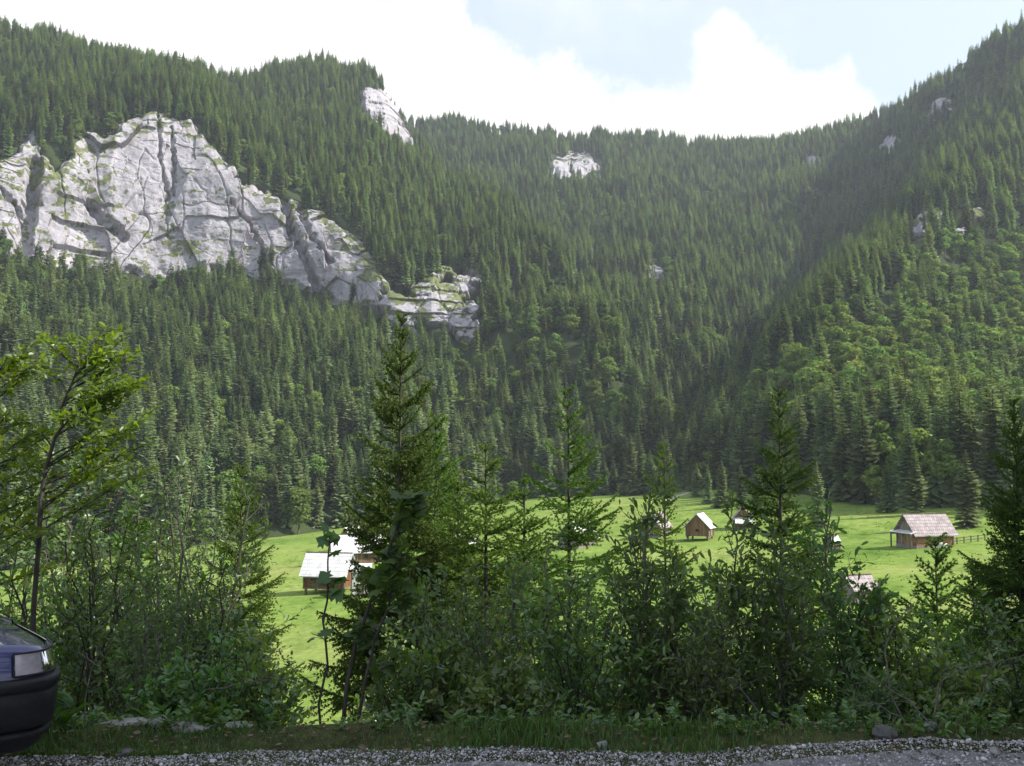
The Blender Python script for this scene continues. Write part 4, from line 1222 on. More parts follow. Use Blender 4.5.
# slim trees: beech, maple saplings -------------------------------------------------
def slim_tree(seed, stem, nbr, L0, lmat, tpl, leaf, gap, t_lo=.3, plane=.9, up=.45, side=None, rad=.03, bmat='bark', free=.4, topn=6):
    r = RS(seed); wb = MB(); lp = []; ld = []
    P = np.array(stem, float); n = 12
    s = np.linspace(0, 1, len(P)); P = np.stack([np.interp(np.linspace(0, 1, n), s, P[:, k]) for k in range(3)], -1)
    P[1:-1] += r.normal(size=(n - 2, 3)) * .015
    wb.tube(P, np.linspace(rad, .005, n), 6)
    for k in range(nbr):
        t0 = t_lo + (1 - t_lo) * (k + r.rand() * .8) / nbr
        p, d = along(P, np.array([t0]))
        az = r.rand() * 6.283 if side is None or r.rand() < free else side + r.normal() * .5
        dd = np.array([math.cos(az), math.sin(az), up + r.normal() * .12])
        L = L0 * (1.15 - .8 * t0) * r.uniform(.7, 1.25)
        Q = path_curve(r, p[0], dd, L, 6, .07, .01)
        wb.tube(Q, np.linspace(rad * .32, .002, 7), 4)
        m = max(3, int(L * .8 / gap)); q, d2 = along(Q, np.linspace(.2, 1, m)); lp.append(q); ld.append(d2)
        h = np.cross(dd, [0, 0, 1.0]); h /= np.linalg.norm(h) + 1e-9
        nt2 = int(5 + L * 8)
        for j in range(nt2):
            t2 = .15 + .8 * (j + r.rand()) / nt2; sg = 1 if j % 2 else -1
            p2, d3 = along(Q, np.array([t2]))
            d4 = d3[0] * .75 + h * sg * .75 + r.normal(size=3) * .08
            Lt = L * .42 * (1.1 - t2) * r.uniform(.7, 1.2) + .05
            T = path_curve(r, p2[0], d4, Lt, 3, .08, 0)
            wb.tube(T, np.linspace(.0026, .0012, 4), 3)
            m = max(2, int(Lt / gap)); q, d2 = along(T, np.linspace(.15, 1, m)); lp.append(q); ld.append(d2)
    q, d = along(P, np.linspace(.85, 1, topn)[::-1]); lp.append(q); ld.append(d)
    lp = np.concatenate(lp); ld = np.concatenate(ld)
    if topn < 3:
        kp = r.rand(len(lp)) < .35; kp[-2:] = True; lp, ld = lp[kp], ld[kp]
    n = len(lp)
    rnd = r.normal(size=(n, 3)); rnd /= np.linalg.norm(rnd, axis=1)[:, None]
    rnd[:, 2] *= (1 - plane * .8)
    nrm = np.array([0, 0, 1.0]) * plane + r.normal(size=(n, 3)) * .38
    lb = MB(); leaves_into(lb, tpl, lp, ld * .6 + rnd * .8, nrm, leaf * r.uniform(.65, 1.25, n))
    return wb.build('trunk', M[bmat], True), lb.build('crown', M[lmat])


def place_slim(name, label, pix, D, **kw):
    """pix: picture points along the stem at distance D"""
    W = [pt(a, b, D) for a, b in pix]
    b = np.array([W[0][0], W[0][1], float(zg(W[0][0], W[0][1])) - .03])
    o = thing(name, label, 'tree', b)
    stem = [(0, 0, 0)] + [p - b for p in W[1:]]
    t, c = slim_tree(stem=stem, **kw)
    link('trunk', t, o); link('crown', c, o)


place_slim('beech_tree', 'slim dark-stemmed beech left of the picture with sunlit yellow-green top sprays', [(30, 700), (38, 540), (50, 450), (66, 400), (84, 345)], 8.2, seed=41, nbr=32, L0=.95, lmat='beech', tpl=LEAF_OVAL, leaf=.070, gap=.036, t_lo=.25, plane=.55, up=.55, side=.35, rad=.024)
place_slim('beech_tree', 'beech cut by the left edge of the picture with a bright yellow-green tip', [(-30, 700), (-26, 540), (-14, 450), (-6, 366)], 8.6, seed=42, nbr=30, L0=.9, lmat='beech', tpl=LEAF_OVAL, leaf=.070, gap=.036, t_lo=.25, plane=.55, up=.55, side=.1, rad=.024)
place_slim('maple_sapling', 'thin maple sapling with large lobed leaves and a forked stem before the stilted barn', [(338, 725), (352, 650), (380, 590), (397, 525), (402, 498)], 7.1, seed=43, nbr=9, L0=.19, lmat='maple', tpl=LEAF_MAPLE, leaf=.10, gap=.10, t_lo=.42, side=.2, free=.0, plane=.7, up=.6, rad=.017)
place_slim('maple_sapling', 'short two-leaved maple shoot in the meadow gap left of the forked maple', [(322, 722), (324, 640), (327, 580), (330, 535)], 7.2, seed=44, nbr=4, L0=.16, topn=2, lmat='maple', tpl=LEAF_MAPLE, leaf=.10, gap=.30, t_lo=.2, plane=.7, up=.6, rad=.010)
place_slim('maple_sapling', 'slender maple sapling with spaced big leaves left of the wide dark low bush', [(352, 726), (368, 660), (392, 600), (402, 545)], 7.0, seed=45, nbr=7, L0=.26, lmat='maple', tpl=LEAF_MAPLE, leaf=.105, gap=.12, t_lo=.25, plane=.7, up=.55, rad=.013)


# young spruces -------------------------------------------------------------------
def near_spruce(seed, H=9.0, R=1.35, nw=30, dens=1.0, step=.045, nl=.052, mat='near_spruce'):
    r = RS(seed); wb = MB(); SEG = []
    t = np.linspace(0, 1, 14)
    P = np.stack([.02 * H * .1 * np.sin(3 * t + seed), .0 * t, t * H * .985], -1)
    wb.tube(P, .0085 * H * (1 - .95 * t) + .006, 7)
    for i in range(nw):
        tt = (i + r.rand() * .5) / nw
        z = H * (.03 + .955 * tt ** .93)
        Lb = R * min(1.0, 1.25 * (1 - tt) ** .85) + .06
        for b in range(int(r.choice([5, 6, 7]) * dens + .5)):
            az = r.rand() * 6.283; L = Lb * r.uniform(.55, 1.15)
            e0 = math.radians(-14 + 52 * tt ** 1.3 + r.normal() * 7)
            n = 6; s = np.linspace(0, 1, n)
            sag = -.16 * L * np.sin(s * math.pi * .8) * (1 - tt) + .10 * L * s ** 2
            rad = L * s * math.cos(e0)
            zz = z + r.uniform(-.06, .06) + L * s * math.sin(e0) + sag
            Q = np.stack([math.cos(az) * rad, math.sin(az) * rad, zz], -1)
            wb.tube(Q, np.linspace(.004 + .006 * L, .002, n), 3)
            SEG.append(Q)
            hx = np.array([-math.sin(az), math.cos(az), 0])
            nt2 = max(2, int(L / .085))
            for j in range(nt2):
                s0 = .14 + .84 * (j + r.rand() * .6) / nt2; sg = 1 if j % 2 else -1
                p, d = along(Q, np.array([s0]))
                Lt = min(.55, .46 * L * (1.12 - s0)) * r.uniform(.6, 1.2) + .04
                dd = d[0] * .72 + hx * sg * .68 + np.array([0, 0, -.20 * (1 - tt)])
                dd /= np.linalg.norm(dd)
                k = np.linspace(0, 1, 4)[:, None]
                T = p[0] + dd * Lt * k + np.array([0, 0, -.30 * Lt * (1 - tt)]) * k ** 2
                SEG.append(T)
                if Lt > .26:
                    for _ in range(2):
                        pp, d5 = along(T, np.array([r.uniform(.3, .8)]))
                        d6 = d5[0] * .6 + r.normal(size=3) * np.array([.45, .45, .2]); d6 /= np.linalg.norm(d6)
                        SEG.append(pp[0] + d6 * Lt * .4 * k)
    pos = []; dr = []
    for Q in SEG:
        L = np.linalg.norm(np.diff(Q, axis=0), axis=1).sum(); m = max(2, int(L / step))
        q, d = along(Q, np.linspace(.05, 1, m)); pos.append(q); dr.append(d)
    pos = np.concatenate(pos); dr = np.concatenate(dr); n = len(pos)
    ref = r.normal(size=(n, 3)); a = np.cross(dr, ref); a /= np.linalg.norm(a, axis=1)[:, None] + 1e-9
    b2 = np.cross(dr, a)
    V = []
    for k in range(4):
        an = k * math.pi / 2 + r.rand(n) * .8
        side = np.cos(an)[:, None] * a + np.sin(an)[:, None] * b2
        wv = np.cross(dr, side)
        ln = nl * r.uniform(.7, 1.2, n)[:, None]
        tip = pos + dr * ln * .75 + side * ln * .55
        V.append(np.stack([pos - wv * .014 - dr * .012, pos + wv * .014 + dr * .012, tip], 1))
    V = np.concatenate(V).reshape(-1, 3)
    return wb.build('trunk', M['bark'], True), MB().add(V, np.arange(len(V)).reshape(-1, 3)).build('crown', M[mat])


NSP = {'full': near_spruce(71, 9.0, 2.0, 46, .95, .050, .074), 'sparse': near_spruce(72, 9.0, 1.9, 36, .72, .05, .066, 'sunlit_spruce'), 'narrow': near_spruce(73, 9.0, 1.75, 44, .85, .050, .074), 'full_b': near_spruce(75, 9.0, 2.2, 42, .9, .050, .074, 'sunlit_spruce'), 'narrow_b': near_spruce(76, 9.0, 1.9, 40, .85, .050, .074, 'sunlit_spruce'), 'sparse_b': near_spruce(77, 9.0, 1.7, 34, .75, .05, .066, 'sunlit_spruce'),
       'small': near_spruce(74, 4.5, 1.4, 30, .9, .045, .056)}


def place_spruce(kind, px, ty_, D, wide, label, rz):
    x, y = atpx(px, D); H = top_h(ty_, D, x)
    base = 4.5 if kind == 'small' else 9.0
    o = thing('spruce_tree', label, 'tree', (x, y, float(zg(x, y)) - .03), rz)
    s = H / base; o.scale = (s * wide, s * wide, s)
    t, c = NSP[kind]
    link('trunk', t, o); link('crown', c, o)


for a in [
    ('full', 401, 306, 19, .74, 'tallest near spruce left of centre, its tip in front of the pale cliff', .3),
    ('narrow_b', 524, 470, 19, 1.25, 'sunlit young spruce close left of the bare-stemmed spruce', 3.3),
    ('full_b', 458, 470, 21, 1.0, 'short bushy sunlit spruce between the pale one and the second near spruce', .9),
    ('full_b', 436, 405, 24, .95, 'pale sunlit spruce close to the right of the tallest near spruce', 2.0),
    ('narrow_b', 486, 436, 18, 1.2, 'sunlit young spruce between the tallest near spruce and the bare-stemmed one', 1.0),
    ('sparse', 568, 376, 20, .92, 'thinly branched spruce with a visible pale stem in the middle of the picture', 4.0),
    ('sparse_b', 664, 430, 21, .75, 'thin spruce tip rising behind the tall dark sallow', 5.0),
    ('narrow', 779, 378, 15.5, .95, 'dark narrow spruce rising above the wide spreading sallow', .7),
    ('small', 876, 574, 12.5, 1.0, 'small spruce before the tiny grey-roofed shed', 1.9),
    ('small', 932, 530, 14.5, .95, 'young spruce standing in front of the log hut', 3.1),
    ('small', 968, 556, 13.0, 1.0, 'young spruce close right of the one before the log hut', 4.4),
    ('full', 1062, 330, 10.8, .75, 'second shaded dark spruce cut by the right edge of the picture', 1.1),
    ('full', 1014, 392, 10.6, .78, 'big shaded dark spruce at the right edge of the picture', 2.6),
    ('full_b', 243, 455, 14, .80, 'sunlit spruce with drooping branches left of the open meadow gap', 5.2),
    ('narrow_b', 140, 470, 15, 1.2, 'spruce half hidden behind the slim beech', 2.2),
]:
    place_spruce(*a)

# roadside spruces on the right whose shade covers the road and the bushes
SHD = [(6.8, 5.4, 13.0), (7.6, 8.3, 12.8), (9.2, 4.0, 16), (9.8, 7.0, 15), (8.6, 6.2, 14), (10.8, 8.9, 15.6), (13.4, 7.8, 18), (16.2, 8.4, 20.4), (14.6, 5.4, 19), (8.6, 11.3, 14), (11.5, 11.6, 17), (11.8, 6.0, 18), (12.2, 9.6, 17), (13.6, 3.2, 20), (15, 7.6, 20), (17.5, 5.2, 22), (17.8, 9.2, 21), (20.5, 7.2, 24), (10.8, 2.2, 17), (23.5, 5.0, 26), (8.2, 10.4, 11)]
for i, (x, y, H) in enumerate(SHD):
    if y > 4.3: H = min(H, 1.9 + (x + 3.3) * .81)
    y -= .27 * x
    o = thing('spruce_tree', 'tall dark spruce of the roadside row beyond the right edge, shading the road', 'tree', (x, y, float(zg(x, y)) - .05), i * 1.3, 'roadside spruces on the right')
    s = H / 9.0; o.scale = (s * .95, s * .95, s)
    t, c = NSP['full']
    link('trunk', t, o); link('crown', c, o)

# dead sticks --------------------------------------------------------------------
for px_pts, D, rr, lab in [
    ([(205, 690), (245, 684), (285, 680), (318, 675)], 6.9, .009, 'pale thin dead branch lying level through the bushes left'),
    ([(318, 676), (321, 690), (318, 706)], 6.9, .007, 'short broken dead stick hanging left of the maple stems'),
    ([(84, 724), (90, 700), (100, 672), (112, 640)], 7.0, .011, 'dead leaning stem just right of the car bumper'),
    ([(104, 672), (90, 660), (82, 652)], 6.95, .008, 'dead forked twig beside the leaning stem near the car'),
    ([(766, 722), (745, 690), (738, 670)], 6.9, .010, 'bleached dead stick leaning left under the wide sallow'),
    ([(905, 724), (888, 690), (884, 650), (896, 625), (914, 604)], 7.0, .012, 'bleached crooked dead stem left of the arching dead branch'),
    ([(928, 722), (908, 704), (886, 690), (868, 684)], 6.8, .012, 'bleached fallen stick behind the right-hand dark stone'),
    ([(900, 716), (880, 700), (862, 694)], 6.85, .010, 'thin bleached stick lying parallel behind the left dark stone'),
    ([(934, 716), (938, 682), (960, 668), (1000, 660), (1030, 652)], 6.9, .014, 'long arching bare branch at the right edge over the low bushes'),
    ([(965, 720), (985, 690), (996, 668)], 6.9, .010, 'bare upright stick under the arching branch at the right')]:
    W = [pt(a, b, D + .08 * k) for k, (a, b) in enumerate(px_pts)]
    b = W[0]
    r = RS(int(px_pts[0][0]))
    Q = np.array([w_ - b for w_ in W]); n = 14
    s = np.linspace(0, 1, len(Q)); Q = np.stack([np.interp(np.linspace(0, 1, n), s, Q[:, k]) for k in range(3)], -1)
    Q[1:] += np.cumsum(r.normal(size=(n - 1, 3)) * .006, 0)
    rr = rr * .5
    mbx = MB().tube(Q, np.linspace(rr, rr * .4, n), 6)
    for k in range(3):
        p, d = along(Q, np.array([r.uniform(.3, .9)]))
        mbx.tube(path_curve(r, p[0], d[0] + r.normal(size=3) * .6, .18, 4, .2), np.linspace(rr * .45, .0015, 5), 4)
    tag(link('dead_branch', mbx.build('dead_branch', M['deadwood'], True), None, tuple(b)), lab, 'branch')

# verge grass, undergrowth, litter --------------------------------------------------
r = RS(7)
n = 60000
gx = r.uniform(-4.6, 4.6, n); gy = 5.95 + r.rand(n) ** 1.4 * 1.1
cl = vnoise(np.stack([gx * 1.6, gy * 1.6, 0 * gx], -1), 4)
keep = (r.rand(n) < (.80 - .55 * sstep(-1.2, 1.6, gx) + .28 * cl)) & (gy > np.interp(gx, rx, edge) - .03)
gx, gy = gx[keep], gy[keep]; n = len(gx)
base = np.stack([gx, gy, zg(gx, gy) - .01], -1)
h = r.uniform(.025, .10, n) * np.maximum(.4, 1 + .7 * cl[keep])
a = r.rand(n) * 6.283; w0 = r.uniform(.002, .005, n)
sd = np.stack([np.cos(a), np.sin(a), 0 * a], -1); ln = np.stack([-np.sin(a), np.cos(a), 0 * a], -1) * (h * r.uniform(.1, .8, n))[:, None]
mid = base + ln * .35 + np.array([0, 0, 1]) * (h * .6)[:, None]; tip = base + ln + np.array([0, 0, 1]) * (h * r.uniform(.75, 1, n))[:, None]
V = np.stack([base - sd * w0[:, None], base + sd * w0[:, None], mid + sd * w0[:, None] * .7, mid - sd * w0[:, None] * .7, tip], 1).reshape(-1, 3)
k = np.arange(n)[:, None] * 5
gb = MB(); gb.add(V, k + np.array([0, 1, 2, 3])[None])
gb.f.append(k + np.array([3, 2, 4])[None]); gb.m.append(np.zeros(n, int))
tag(link('grass', gb.build('grass', M['grassblade'])), 'short shaded grass along the gravel edge', kind='stuff')

ub = MB(); stb = MB()
n = 1500
ux = r.uniform(-5.2, 5.2, n); uy = 6.28 - .10 * sstep(0, 2, ux) + r.rand(n) ** 1.3 * 3.2
LP = []; LD = []
for x, y in zip(ux, uy):
    z = float(zg(x, y)); hh = r.uniform(.08, .36) * (0.55 + .45 * min(1, (y - 6.1) / 1.2)); az = r.rand() * 6.283
    P = path_curve(r, (x, y, z - .02), (math.cos(az) * .5, math.sin(az) * .5, 1), hh, 4, .15)
    stb.tube(P, np.linspace(.004, .0015, 5), 3)
    q, d = along(P, np.linspace(.2, 1, int(8 + hh * 40))); LP.append(q); LD.append(d)
LP = np.concatenate(LP); LD = np.concatenate(LD); n = len(LP)
rnd = r.normal(size=(n, 3)); rnd /= np.linalg.norm(rnd, axis=1)[:, None]
leaves_into(ub, LEAF_OVAL, LP, LD * .3 + rnd * np.array([1, 1, .35]), np.array([0, 0, 1.0]) * .7 + r.normal(size=(n, 3)) * .4, .048 * r.uniform(.5, 1.3, n))
ub.add(np.concatenate(stb.v), np.concatenate(stb.f), 0)
tag(link('undergrowth', ub.build('undergrowth', M['hazel'])), 'low leafy undergrowth under the roadside shrubs', kind='stuff')
n = 900
lx_ = r.uniform(-4.5, 4.5, n); ly_ = 5.85 + r.rand(n) * .6
lb = MB(); leaves_into(lb, LEAF_OVAL, np.stack([lx_, ly_, np.maximum(zg(lx_, ly_), 0.0) + .035], -1), np.stack([np.cos(lx_ * 99), np.sin(lx_ * 99), 0 * lx_], -1), np.array([0, 0, 1.0]) + r.normal(size=(n, 3)) * .4, r.uniform(.02, .055, n))
tag(link('leaf_litter', lb.build('leaf_litter', M['litter'])), 'dry fallen leaves along the gravel edge', kind='stuff')

# gravel pebbles
peb = [link('pebble', stone_mesh(900 + k, (.5, .42, .3), 'pebble', 'pebble')) for k in range(3)]
for k, o in enumerate(peb):
    o.location = (-1.3 + 1.1 * k, 5.75, .03); o.scale = (.05, .05, .05)
    tag(o, ['pale pebble lying on the gravel in front of the flat verge stone', 'pale pebble lying on the gravel near the middle of the road edge', 'pale pebble lying on the gravel right of the middle'][k], 'pebble')
n = 60000
x = r.uniform(-4.2, 4.2, n); y = 5.2 + r.rand(n) * 1.15
ok = y < np.interp(x, rx, edge) + .05
x, y = x[ok], y[ok]; n = len(x)
s = np.exp(r.normal(size=n) * .55) * .0066
s = np.minimum(s, .045)
pp = np.stack([x, y, road_z(x, y) + s * .12 + .008], -1)
scatter('gravel', pp, np.stack([r.normal(size=n) * .3, r.normal(size=n) * .3, r.rand(n) * 6.28], -1), np.stack([s, s * r.uniform(.7, 1.2, n), s], -1), r.randint(0, 3, n), peb, 'loose pale pebbles covering the gravel road')

# stones on the verge
for i, (px, py, D, s, mt, lab) in enumerate([
    (237, 727, 6.75, (.125, .08, .045), 'stone', 'flat pale stone in the verge grass below the meadow gap'),
    (125, 732, 6.85, (.27, .10, .05), 'stone', 'long pale half-buried stone slab in the grass right of the car'),
    (190, 734, 6.65, (.12, .07, .035), 'stone', 'small flat stone between the long slab and the flat pale stone'),
    (126, 752, 6.4, (.05, .04, .03), 'darkstone', 'fist-sized stone at the gravel edge below the long slab'),
    (887, 743, 6.58, (.075, .06, .055), 'darkstone', 'dark roadside stone on the gravel rim, left of the other dark one'),
    (930, 736, 6.80, (.06, .05, .04), 'darkstone', 'grey roadside stone half lit on the gravel rim, right of the dark one'),
    (603, 744, 6.1, (.045, .04, .04), 'stone', 'small pale stone on the gravel rim right of centre'),
    (996, 752, 6.5, (.03, .03, .025), 'stone', 'little stone lying on the gravel at the far right')]):
    p = pt(px, py, D)
    z = max(float(zg(p[0], p[1])), float(road_z(p[0], p[1])) if p[1] < 6.1 else 0)
    tag(link('stone', stone_mesh(40 + i, s, mt), None, (p[0], p[1], z + s[2] * (.25 if i < 4 else .5)), i * .8 if i > 3 else .1 * i), lab, 'stone')

# weeds
for i, (px, D, hh, lab) in enumerate([
    (74, 6.35, .24, 'bright green long-leaved weed beside the car bumper'), (138, 6.5, .14, 'small weed rosette behind the long stone slab'),
    (207, 6.45, .20, 'leafy weed left of the flat pale stone'), (165, 6.5, .17, 'weed tuft between the slab and the flat pale stone'),
    (462, 6.5, .15, 'lone bright weed in the shade under the second spruce'), (270, 6.4, .16, 'weed tuft right of the flat pale stone')]):
    x, y = atpx(px, D); n = 16
    o = thing('weed_plant', lab, 'weed', (x, y, float(zg(x, y))))
    rr = RS(60 + i); az = rr.rand(n) * 6.283
    st = [path_curve(rr, (0, 0, -.01), (math.cos(q) * .5, math.sin(q) * .5, 1), hh * .8, 4, .1) for q in az[:4]]
    sb_ = MB()
    for Q in st: sb_.tube(Q, np.linspace(.004, .0015, 5), 4)
    link('stem', sb_.build('stem', M['weed'], True), o)
    q = np.concatenate([along(Q, np.linspace(.05, 1, 7))[0] for Q in st]); n = len(q); az = rr.rand(n) * 6.283
    lb = MB(); leaves_into(lb, LEAF_LONG, q, np.stack([np.cos(az), np.sin(az), .7 + 0 * az], -1), np.array([0, 0, 1.0]) + rr.normal(size=(n, 3)) * .3, hh * rr.uniform(.35, .75, n))
    link('leaves', lb.build('leaves', M['weed']), o)

# ------------------------------------------------------------------ parked car
def car():
    HD = math.radians(39)
    cnr = pt(56, 672, 5.72)
    loc = np.array([-.05, -.72]); ch, sh_ = math.cos(HD), math.sin(HD)
    ox = cnr[0] - (loc[0] * ch - loc[1] * sh_); oy = cnr[1] - (loc[0] * sh_ + loc[1] * ch)
    o = thing('parked_car', 'dark blue car parked on the verge, only its front corner in view', 'car', (ox, oy, 0.08), HD)
    o.scale = (.9, .9, .9)
    L, B = 4.0, .83
    # half outline: front centre -> near side -> rear centre
    a = np.linspace(0, math.pi / 2, 44); nn = 2 / 4.2
    fx = .36 * np.abs(np.cos(a)) ** nn - .36; fy = B * np.sin(a) ** nn
    rx_ = -L + .36 - .36 * np.abs(np.cos(a[::-1])) ** nn; ry_ = B * np.abs(np.sin(a[::-1])) ** nn
    mx = np.linspace(-.36, -L + .36, 30)[1:-1]
    hxp = np.concatenate([fx, mx, rx_]); hyp = np.concatenate([fy, np.full(len(mx), B), ry_])
    px_ = np.concatenate([hxp, hxp[::-1][1:-1]]); py_ = np.concatenate([-hyp, hyp[::-1][1:-1]])
    n = len(px_)
    tg = np.stack([np.roll(px_, -1) - np.roll(px_, 1), np.roll(py_, -1) - np.roll(py_, 1)], -1)
    nx, ny = -tg[:, 1], tg[:, 0]
    ln = np.hypot(nx, ny) + 1e-9; nx, ny = nx / ln, ny / ln
    sgn = np.sign(nx * (px_ + L / 2) + ny * py_); nx, ny = nx * sgn, ny * sgn

    def ring(prof, sel, mats, name, parent, smooth=True, closed=False, mb=None):
        """sweep (offset, z) profile along the outline points sel"""
        m = mb or MB()
        V = np.stack([np.stack([px_[sel] + nx[sel] * off, py_[sel] + ny[sel] * off, z if np.ndim(z) else np.full(len(sel), z)], -1) for off, z in prof], 0)
        fc = grid_faces(len(prof), len(sel))
        if closed:
            i = np.arange(len(prof) - 1) * len(sel)
            fc = np.concatenate([fc, np.stack([i + len(sel) - 1, i, i + len(sel), i + 2 * len(sel) - 1], -1)])
        m.add(V.reshape(-1, 3), fc)
        return link(name, m.build(name, mats, smooth), parent)
    allp = np.arange(n)
    xs_ = px_
    sho = np.interp(-xs_, [0, .25, 1.0, 2.5, 3.6, 4.0], [.765, .79, .875, .92, .93, .90])     # shoulder height
    ring([(-.10, .20), (-.045, .24), (-.03, .37)], allp, M['blackplastic'], 'sill_skirt', o, True, True)
    body = ring([(-.03, .355 + 0 * xs_), (0.0, .36 + 0 * xs_), (.006, .48 + 0 * xs_), (.004, .62 + 0 * xs_), (-.012, .62 + (sho - .62) * .5), (-.030, sho - .03), (-.050, sho - .006), (-.085, sho + .004)], allp, M['paint'], 'body', o, True, True)
    # bonnet and rear deck
    half = np.arange(len(hxp)); ins = -.083
    m = MB(); yy_ = np.linspace(-1, 1, 13)
    xr = px_[half] + nx[half] * ins; yr = np.abs(py_[half] + ny[half] * ins); yr[0] = .0; yr[-1] = 0
    zt = sho[half] + .004
    fr = xr > -1.15
    V = np.stack([np.stack([xr[fr] + 0 * yr[fr], yr[fr] * q, zt[fr] + .065 * (1 - q ** 2) * sstep(0, .35, -xr[fr])], -1) for q in yy_], 0)
    link('bonnet', m.add(V.reshape(-1, 3), grid_faces(13, fr.sum())).build('bonnet', M['paint'], True), o)
    rr = xr < -3.55
    m = MB(); V = np.stack([np.stack([xr[rr], yr[rr] * q, zt[rr] + .02 * (1 - q ** 2)], -1) for q in yy_], 0)
    link('tailgate', m.add(V.reshape(-1, 3), grid_faces(13, rr.sum())).build('tailgate', M['paint'], True), o)
    # cabin
    zb, zr_ = .93, 1.39
    A = [(-1.10, .70, zb - .02), (-1.80, .57, zr_ - .02), (-3.05, .56, zr_), (-3.62, .66, zb)]
    for s in (-1, 1):
        m = MB(); v = [(x_, s * y_, z_) for x_, y_, z_ in A]
        m.add([tuple(np.array(p) + np.array([0, s * .004, 0])) for p in v], [(0, 1, 2, 3)])
        sw = link('side_window', m.build('side_window', M['carglass']), o)
        link('pillar', MB().tube([v[0], v[1]], .028, 6).tube([v[2], v[3]], .05, 6).tube([(-2.45, s * .575, zr_), (-2.42, s * .72, zb)], .03, 6).build('pillar', M['paint'], True), sw)
        m = MB().box((-1.32, s * .86, .98), (.10, .17, .11)); link('wing_mirror', m.build('wing_mirror', M['blackplastic']), o)
    link('windscreen', MB().add([(-1.10, -.70, zb - .02), (-1.10, .70, zb - .02), (-1.80, .57, zr_ - .02), (-1.80, -.57, zr_ - .02)], [(0, 1, 2, 3)]).build('windscreen', M['carglass']), o)
    link('rear_window', MB().add([(-3.05, -.56, zr_), (-3.05, .56, zr_), (-3.62, .66, zb), (-3.62, -.66, zb)], [(0, 1, 2, 3)]).build('rear_window', M['carglass']), o)
    g_ = np.linspace(-1, 1, 9); V = np.array([[(x_, .57 * q, zr_ - .02 + .05 * (1 - q * q) + .02 * math.sin((x_ + 1.8) / -1.25 * 3.14)) for q in g_] for x_ in np.linspace(-1.80, -3.05, 8)])
    link('roof', MB().add(V, grid_faces(8, 9)).build('roof', M['paint'], True), o)
    # front bumper (wraps round both corners)
    arc = np.concatenate([np.arange(n - 47, n), np.arange(0, 48)])
    bp = ring([(-.05, .325), (.010, .345), (.026, .40), (.030, .47), (.030, .535), (.022, .542), (.030, .550), (.044, .560), (.048, .590), (.040, .612), (.0, .622), (-.03, .624)], arc, M['blackplastic'], 'bumper', o)
    ring([(-.06, .28), (-.01, .285), (.004, .31), (-.03, .33)], arc, M['blackplastic'], 'spoiler_lip', bp)
    # headlights: reflector, lens, rim
    for sgn_ in (1, -1):
        base_i = np.array([i for i in range(2, 46) if hyp[i] > .42 and hxp[i] > -.33])
        sel = base_i if sgn_ > 0 else (n - base_i)
        zt_, zb_ = .752 + 0 * sel, .640 + 0 * sel
        hl = ring([(.004, zb_), (-.004, (zb_ + zt_) / 2), (-.012, zt_)], sel, M['reflector'], 'headlight', o)
        ring([(.016, zb_ + .004), (.020, zb_ + .03), (.012, (zb_ + zt_) / 2), (-.004, zt_ - .004)], sel, M['lens'], 'lens', hl)
        for (o1, z1), nm in (((.018, .636), 'rim'), ((-.006, .757), 'rim')):
            P = np.stack([px_[sel] + nx[sel] * o1, py_[sel] + ny[sel] * o1, np.full(len(sel), z1)], -1)
            link(nm, MB().tube(P, .006, 6).build(nm, M['blackplastic'], True), hl)
        for e_ in (0, -1):
            i_ = sel[e_]
            P = np.array([(px_[i_] + nx[i_] * .018, py_[i_] + ny[i_] * .018, .636), (px_[i_] + nx[i_] * .006, py_[i_] + ny[i_] * .006, .70), (px_[i_] - nx[i_] * .006, py_[i_] - ny[i_] * .006, .757)])
            link('rim', MB().tube(P, .006, 6).build('rim', M['blackplastic'], True), hl)
        i_ = sel[len(sel) * 2 // 3]
        P = np.array([(px_[i_] + nx[i_] * .014, py_[i_] + ny[i_] * .014, .642), (px_[i_] - nx[i_] * .004, py_[i_] - ny[i_] * .004, .750)])
        link('divider', MB().tube(P, .004, 5).build('divider', M['blackplastic'], True), hl)
    gi = [i for i in range(0, 40) if hyp[i] < .40]
    sel = np.array([n - i for i in gi[:0:-1]] + gi)
    gr = ring([(.006, .642), (.004, .69), (-.010, .748)], sel, M['blackplastic'], 'grille', o)
    P = np.stack([px_[sel] + nx[sel] * .008, py_[sel] + ny[sel] * .008, np.full(len(sel), .735)], -1)
    link('trim_strip', MB().tube(P, .007, 6).build('trim_strip', M['chrome'], True), gr)
    # wheels
    for x_ in (-.80, -3.25):
        for s in (-1, 1):
            th = np.linspace(0, 2 * math.pi, 33)[:-1]
            prof = [(.19, -.085), (.27, -.095), (.295, -.06), (.30, 0), (.295, .06), (.27, .095), (.19, .085)]
            V = np.array([[(x_ + math.cos(t_) * r_, s * .745 + y_, .30 + math.sin(t_) * r_) for t_ in th] for r_, y_ in prof])
            i = np.arange(6)[:, None] * 32; j = np.arange(32)[None]; fc = np.stack([i + j, i + (j + 1) % 32, i + 32 + (j + 1) % 32, i + 32 + j], -1).reshape(-1, 4)
            wh = thing('wheel', None, None, (0, 0, 0)); wh.parent = o
            link('tyre', MB().add(V.reshape(-1, 3), fc).build('tyre', M['rubber'], True), wh)
            m = MB()
            V = [(x_, s * .80, .30)] + [(x_ + math.cos(t_) * .19, s * .83, .30 + math.sin(t_) * .19) for t_ in th]
            m.add(V, np.array([(0, 1 + k_, 1 + (k_ + 1) % 32) for k_ in range(32)]))
            for k_ in range(6):
                t_ = k_ * math.pi / 3
                m.tube([(x_, s * .835, .30), (x_ + math.cos(t_) * .17, s * .84, .30 + math.sin(t_) * .17)], .02, 5)
